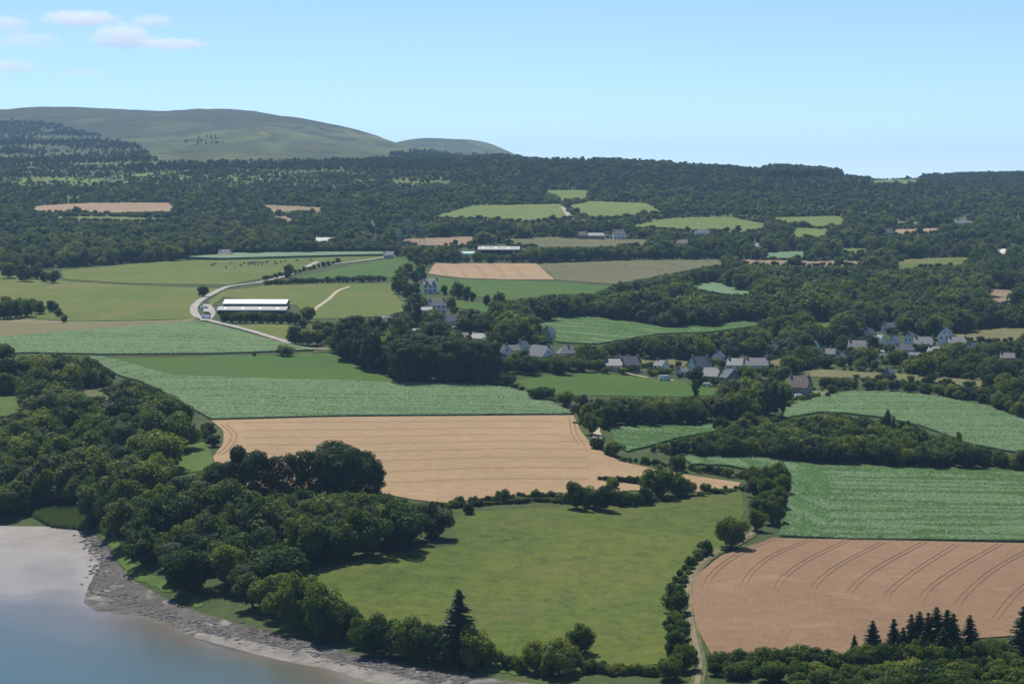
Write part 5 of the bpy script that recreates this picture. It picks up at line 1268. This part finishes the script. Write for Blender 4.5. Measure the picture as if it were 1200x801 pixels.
LAND = [((40,596),'beside the reed bed'), ((150,655),'behind the turf bank of the cove'), ((230,700),'over the small shore turf patch'), ((330,722),'above the sand strip turf'), ((290,612),'in front of the dark pines'), ((420,610),'below the last dark pine'), ((215,548),'beside the bright grass wedge'), ((20,478),'beside the bright wood lawn'), ((110,458),'beside the scrubby clearing'), ((200,480),'along the wide maize strip'), ((515,630),'at the pasture end of the shore wood'), ((440,650),'on the pasture side of the shore wood'), ((80,550),'deep in the wood behind the cove'), ((260,660),'on the slope over the shingle'),
        ((760,524),'beside the small bright maize plot'), ((860,530),'above the maize headland'), ((960,532),'between the two big maize fields'), ((1060,535),'beneath the tall copse trees'), ((1160,545),'at the thin end of the copse'), ((710,490),'beside the sandy lane head'), ((790,485),'below the cottage meadow'), ((860,480),'below the slate roofed houses'), ((915,480),'beside the lone stone house'),
        ((420,420),'where the grove meets the mown meadow'), ((500,440),'in the middle of the dark grove'), ((570,440),'at the cottage end of the dark grove'), ((860,785),'beside the farm track below the wheat'), ((950,785),'under the wheel tracks of the reddish wheat'), ((1030,785),'beside the first dark spires'), ((1090,795),'at the foot of the dark spires'), ((1160,780),'beyond the dark spires'),
        ((980,452),'below the tawny village meadow'), ((1080,458),'between tawny meadow and pale maize'), ((1190,480),'near the valley road bend'), ((640,432),'in front of the big gabled cottage'), ((600,400),'among the road trees'), ((740,410),'above the dark slate cottage'), ((820,410),'behind the white rendered house'), ((930,420),'beside the cream cottage'), ((1000,400),'beside the bright white roofs'), ((1080,425),'below the stone manor'), ((1150,415),'beside the poplar row'), ((470,380),'behind the grey roofed stone house'), ((700,360),'above the bright curving maize'), ((850,360),'above the pale maize wedge'), ((1000,360),'above the village wood'), ((1120,370),'below the brown fallow field')]
LANDW = castl([p for p, _ in LAND]); LANDN = [n for _, n in LAND]
catn = {'bush': 'bush'}
for k in np.nonzero(single)[0]:
    kd, v, x, y, z, h, wf, lb, gr = TREES[k]
    tr, cr, ex, *_ = proto(kd, v, 0 if y < 1000 else 1)
    t_ = link(kname[kd], None); place(t_, k)
    lab = lb
    if kd == 'pale': lab = lb.replace('leafy ', 'grey green leafy ').replace('scrubby ', 'grey green scrubby ').replace('oak in', 'pale grey green tree in').replace('hedgerow tree', 'pale grey green hedgerow tree')
    elif kd == 'lime': lab = lb.replace('leafy ', 'light yellow green leafy ').replace('oak in', 'light yellow green tree in')
    elif kd == 'bush' and 'bush' not in lb: lab = lb.replace('scrubby round tree', 'low bush').replace('leafy tree', 'low bush').replace('hedgerow tree', 'low bush').replace('oak in', 'low bush in').replace('tall dark evergreen', 'low bush').replace('tree', 'bush')
    elif kd == 'pine' and 'pine' not in lb.split(' in ')[0] and 'pine' not in lb[:16]: lab = lb.replace('leafy tree', 'dark pine').replace('oak in', 'dark pine in').replace('tall dark evergreen', 'umbrella crowned pine').replace('tree along', 'dark pine along')
    elif kd == 'tall' and 'tall' not in lb: lab = lb.replace('leafy tree', 'tall dark columnar tree').replace('oak in', 'tall dark columnar tree in')
    elif kd == 'broadleaf' and 'bush in the scrub' in lb: lab = lb.replace('bush in', 'small tree in')
    elif kd == 'broadleaf' and 'tall dark evergreen' in lb: lab = lb.replace('tall dark evergreen', 'rounded broadleaf tree')
    if gr and any(q in gr for q in BIGSETS):
        hm_ = 'small' if h < 7.2 else 'medium sized' if h < 9.6 else 'tall'
        if kd == 'bush': hm_ = 'low' if h < 2.8 else 'knee high' if False else 'mid sized' if h < 4 else 'large'
        sh_ = 'slim' if wf < .97 else 'rounded' if wf < 1.08 else 'broad'
        lx, ly = LANDW[:, 0] - x, LANDW[:, 1] - y; near_ = LANDN[int(np.argmin(lx * lx + ly * ly))]
        head = lab.split(' in the ')[0].replace('leafy ', '').replace('low bush', 'bush').replace('scrubby round ', 'scrubby ').replace('tall dark ', 'dark ')
        lab = f'{hm_} {sh_} {head} {near_}'
    g_ = gr
    if gr and lab != lb: g_ = lab
    tag(t_, lab, 'bush' if kd == 'bush' else 'tree', g_)
    link('trunk' if kd != 'bush' else 'stem', tr, t_); link('crown', cr, t_)
    if ex is not None: link('blossom', ex, t_)

# ---- the rest: one object of instances for each kind
LIB = bpy.data.collections.new('tree_library')
def gn_scatter(name, ids, label, kinds):
    """ids: trees; picks its own tree models by kind, variant and distance"""
    keys = {}; col = bpy.data.collections.new(name + '_models'); n = len(ids)
    co = np.zeros((n, 3), np.float32); idx = np.zeros(n, np.int32); sc_ = np.zeros((n, 3), np.float32); rot = np.zeros((n, 3), np.float32)
    want = sorted({(TREES[k][0], TREES[k][1], 0 if TREES[k][3] < 760 else 1 if TREES[k][3] < 2150 else 2) for k in ids})
    for q, (kd, v, lod) in enumerate(want):
        tr, cr, ex, *_ = proto(kd, v, lod)
        a = len(tr.vertices); me = bpy.data.meshes.new('model')
        ob = bpy.data.objects.new('model_%03d' % q, me)
        bm = bmesh.new(); bm.from_mesh(tr); bm.from_mesh(cr)
        bm.faces.ensure_lookup_table(); nt_ = len(tr.polygons)
        for f in bm.faces[nt_:]: f.material_index = 1
        bm.to_mesh(me); bm.free()
        me.materials.append(M['bark']); me.materials.append(cr.materials[0])
        col.objects.link(ob); keys[(kd, v, lod)] = q
    for i_, k in enumerate(ids):
        kd, v, x, y, z, h, wf, lb, gr = TREES[k]; s = h / NOM[kd]
        co[i_] = (x, y, z); sc_[i_] = (s * wf, s * wf, s); rot[i_] = (0, 0, rng.random() * 6.28)
        idx[i_] = keys[(kd, v, 0 if y < 760 else 1 if y < 2150 else 2)]
    return tag(scatter(name, col, co, idx, sc_, rot), label, 'woodland', kind='stuff')
rest = np.nonzero(~single)[0]
for nm, kset, lb in [('woodland', ('broadleaf', 'pale', 'lime', 'chestnut', 'poplar', 'tall'), 'continuous broadleaf woodland of the valley and far slopes'),
                     ('pine_forest', ('pine', 'spruce'), 'dark conifer forest on the ridge and hill foot'),
                     ('scrub', ('bush',), 'low scrub and hedge bushes filling the gaps between trees')]:
    ids = [k for k in rest if TREES[k][0] in kset]
    if ids: gn_scatter(nm, ids, lb, kset)

# ---- maize plants
M['maize_leaf'] = leaf_mat('maize_blade', [(.1, (.088, .198, .042)), (.5, (.118, .236, .056)), (.9, (.160, .275, .082))], trans=.55, spec=.2, rough=.5)
M['maize_pale'] = leaf_mat('pale_maize_blade', [(.1, (.190, .315, .155)), (.5, (.240, .360, .205)), (.9, (.310, .420, .270))], trans=.5, spec=.3, rough=.45)
mcol = bpy.data.collections.new('maize_models')
for v in range(8):
    r = np.random.default_rng(50 + v); V, Fc, mi, tone = [], [], [], []
    for p_ in range(2):
        bx, by = (p_ - .5) * .42 + r.normal() * .05, r.normal() * .12; tn = r.random()
        for l_ in range(11):
            an = r.random() * 6.28; z0 = .42 + .05 * l_; ln = .30 + .22 * r.random(); wv = .075; ca, sa = math.cos(an), math.sin(an); up = .06 + .16 * r.random()
            b = len(V)
            for t_, zz, ww in ((0, z0, .6), (.5, z0 + up, 1), (1, z0 + up * .55, .2)):
                V += [(bx + ca * ln * t_ - sa * wv * ww, by + sa * ln * t_ + ca * wv * ww, zz), (bx + ca * ln * t_ + sa * wv * ww, by + sa * ln * t_ - ca * wv * ww, zz)]
            Fc += [(b, b + 1, b + 3, b + 2), (b + 2, b + 3, b + 5, b + 4)]; mi += [0, 0]; tone += [tn, tn]
    me = mesh_np('maize_model', V, Fc, [M['maize_leaf'] if v < 4 else M['maize_pale']]); me.polygons.foreach_set('material_index', np.array(mi, np.int32))
    me.attributes.new('tone', 'FLOAT', 'FACE').data.foreach_set('value', np.array(tone, np.float32))
    mcol.objects.link(bpy.data.objects.new('maize_model_%d' % v, me))
PALE = {lb: (.52, 5.0) if 'striped' in lb else (.50, 6.0) if ('headland' in lb or 'wedge' in lb) else (.66, 3.5) if 'bright' in lb else (.34, 2.2) for _, _, lb in MAIZE}   # share of pale plants and how sharply they follow the stripes
for wp, ang, lb in MAIZE:
    c, s_ = math.cos(R(ang)), math.sin(R(ang)); rotm = np.array([[c, -s_], [s_, c]])
    loc = wp @ rotm; lo, hi = loc.min(0), loc.max(0)          # row-aligned coordinates
    a, b = np.meshgrid(np.arange(lo[0], hi[0], .95), np.arange(lo[1], hi[1], .8), indexing='ij')
    q = np.stack([a.ravel(), b.ravel()], -1) + (rng.random((a.size, 2)) - .5) * (.8, .3)
    stripe = vnoise(q[:, 0] / 55, q[:, 1] / 3.4, 3) * .72 + vnoise(q[:, 0] / 9, q[:, 1] / 4.0, 8) * .28
    w_ = q @ rotm.T; ok = pip(w_, wp); w_, stripe = w_[ok], stripe[ok]
    n = len(w_); zz = tz(w_[:, 0], w_[:, 1])
    patch_ = fbm(w_[:, 0] / 25, w_[:, 1] / 35, 31)
    hgt = .62 + .45 * stripe + .35 * patch_ + .22 * rng.random(n)
    scl = np.stack([np.full(n, 1.0) + .2 * rng.random(n), np.full(n, 1.1), hgt], -1).astype(np.float32)
    o = scatter('maize_plants', mcol, np.column_stack([w_, zz]).astype(np.float32), (rng.integers(0, 4, n) + 4 * (rng.random(n) < np.clip(((stripe + .5 * patch_) - PALE[lb][0]) * PALE[lb][1] + .5, .02, .97))).astype(np.int32), scl, np.column_stack([np.zeros((n, 2)), rng.random(n) * 6.28]).astype(np.float32))
    tag(o, 'leafy maize plants of the ' + lb.replace(' field', '', 1), 'maize', kind='stuff')

# ================================================================== shore details
def rocks(px_list, n, smin, smax, label):
    V, Fc = [], []
    for _ in range(n):
        k = rng.integers(len(px_list) - 1); f = rng.random(); a, b = np.array(px_list[k]), np.array(px_list[k + 1])
        p = a + (b - a) * f + rng.normal(size=2) * (7, 5)
        x, y = cast(*p); z = float(tz(x, y))
        if z < -.15: continue
        s = smin + (smax - smin) * rng.random() ** 3; base = len(V)
        pts = [(-1,-.6,0),(.9,-.8,0),(1.1,.7,0),(-.8,.9,0),(-.6,-.35,.7),(.45,-.5,.85),(.6,.4,.65),(-.5,.5,.8)]
        an = rng.random() * 6.28; ca, sa = math.cos(an), math.sin(an)
        for q in pts:
            j = 1 + .35 * (rng.random(3) - .5); X, Y_, Z_ = q[0] * j[0] * s, q[1] * j[1] * s, q[2] * j[2] * s * .55
            V.append((x + X * ca - Y_ * sa, y + X * sa + Y_ * ca, z + Z_ - .03))
        for q in ((4,5,6,7),(0,1,5,4),(1,2,6,5),(2,3,7,6),(3,0,4,7)): Fc.append(tuple(base + t for t in q))
    return tag(link('shore_stones', mesh_np('shore_stones', V, Fc, M['rock'])), label, 'stones', kind='stuff')
rocks([(100,630),(124,652),(112,690),(145,700),(190,722),(240,735),(300,746),(380,766),(450,782),(540,798)], 3400, .15, .85, 'dark weedy stones scattered along the shore')
# reeds at the head of the cove
P, rr = [], np.random.default_rng(4)
rp = castl(densify(np.array(REED, float), 5))
lo, hi = rp.min(0), rp.max(0); q = lo + rr.random((26000, 2)) * (hi - lo); q = q[pip(q, rp)]
rp2 = castl(densify(np.array([(116,622),(132,620),(138,628),(126,632)], float), 4)); lo, hi = rp2.min(0), rp2.max(0); q2 = lo + rr.random((5000, 2)) * (hi - lo); q = np.vstack([q, q2[pip(q2, rp2)]])
hz = 1.2 + 1.3 * rr.random(len(q)); zz = tz(q[:, 0], q[:, 1]); an = rr.random(len(q)) * 6.28; du = np.stack([np.cos(an), np.sin(an)], -1) * .09
ln = rr.normal(size=(len(q), 2)) * .3
V = np.stack([np.column_stack([q - du, zz - .1]), np.column_stack([q + du, zz - .1]), np.column_stack([q + du * .8 + ln * .5, zz + hz * .6]), np.column_stack([q + ln, zz + hz])], 1).reshape(-1, 3)
me = mesh_np('reeds', V, np.arange(len(V)).reshape(-1, 4), M['reed'])
me.attributes.new('tone', 'FLOAT', 'FACE').data.foreach_set('value', rr.random(len(q)).astype(np.float32))
tag(link('reeds', me), 'pale green reed bed at the head of the cove', 'reeds', kind='stuff')

# ================================================================== air and clouds
def volume_mat(name, col, dens, aniso):
    m = bpy.data.materials.new(name); m.use_nodes = True; t = m.node_tree; t.nodes.clear()
    out = t.nodes.new('ShaderNodeOutputMaterial'); v = t.nodes.new('ShaderNodeVolumePrincipled')
    v.inputs['Color'].default_value = (*col, 1); v.inputs['Density'].default_value = dens; v.inputs['Anisotropy'].default_value = aniso
    t.links.new(v.outputs[0], out.inputs['Volume']); return m, t, v
hm, *_ = volume_mat('air', (.42, .66, 1.0), 5.4e-5, 0.1)
V, Fc = boxes([(-12500, 12500, -700, 15200, -12, 380)])
tag(link('haze', mesh_np('haze', V, Fc, hm)), 'thin blue summer haze over the whole valley', 'haze', kind='stuff')

CLOUDS = []
def cloud(px, py, wpx, hpx, dens, seed, label, dist=21000):
    dist += 1500 * len(CLOUDS); CLOUDS.append(label); dens *= 21000 / dist
    s = dist / F; x, z = (px - 600) * s, CAMZ + (221 - py) * s
    rx, rz = wpx / 2 * s * 1.45, hpx / 2 * s * 1.5; ry = rx * .5
    m, t, v = volume_mat('cloud_vapour', (1, 1, 1), 0, .3)
    tc = t.nodes.new('ShaderNodeTexCoord')
    mp = t.nodes.new('ShaderNodeMapping'); t.links.new(tc.outputs['Object'], mp.inputs[0]); mp.inputs['Location'].default_value = (seed * 3.7, seed, 0)
    k = rx / rz; mp.inputs['Scale'].default_value = (1.0 * k * .34, .8, .9)
    n = noise(t, mp.outputs[0], 2.1, 7, .64, .5)
    ln_ = t.nodes.new('ShaderNodeVectorMath'); ln_.operation = 'LENGTH'; t.links.new(tc.outputs['Object'], ln_.inputs[0])
    fall = math_(t, 'SUBTRACT', 1.0, ln_.outputs['Value'])
    dd = math_(t, 'SUBTRACT', math_(t, 'ADD', math_(t, 'MULTIPLY', n, 1.5), math_(t, 'MULTIPLY', fall, .95)), .90)
    dd = math_(t, 'MULTIPLY', math_(t, 'MINIMUM', math_(t, 'MAXIMUM', dd, 0), .26), dens)
    t.links.new(dd, v.inputs['Density'])
    bm = bmesh.new(); bmesh.ops.create_icosphere(bm, subdivisions=3, radius=1.0); me = bpy.data.meshes.new('cloud'); bm.to_mesh(me); bm.free(); me.materials.append(m)
    o = link('cloud', me); o.location = (x, dist, z); o.scale = (rx, ry, rz); tag(o, label, 'cloud')
cloud(146, 46, 66, 25, .020, 6.3, 'largest white cloud over the heath hill')
cloud(203, 54, 84, 12, .016, 13.7, 'long thin tail trailing from the largest cloud')
cloud(98, 25, 84, 16, .018, 2, 'flat white cloud above the largest one')
cloud(182, 28, 46, 13, .016, 3, 'small wedge shaped cloud beside the flat white one')
cloud(12, 31, 44, 18, .018, 4, 'puffy cloud at the end of the upper cloud row')
cloud(35, 50, 70, 20, .007, 5, 'faint broad cloud under the puffy one')
cloud(18, 80, 48, 14, .016, 6, 'low flat cloud nearest above the heath summit')
cloud(100, 87, 66, 9, .004, 7, 'thin faint wisp below the largest cloud')
cloud(37, 20, 18, 6, .008, 8, 'tiny fleck of cloud beside the flat white one')
cloud(355, 75, 26, 4, .008, 9, 'tiny lone streak of cloud over the bare hilltop')
SC.cycles.volume_step_rate = 1.0; SC.cycles.volume_max_steps = 64
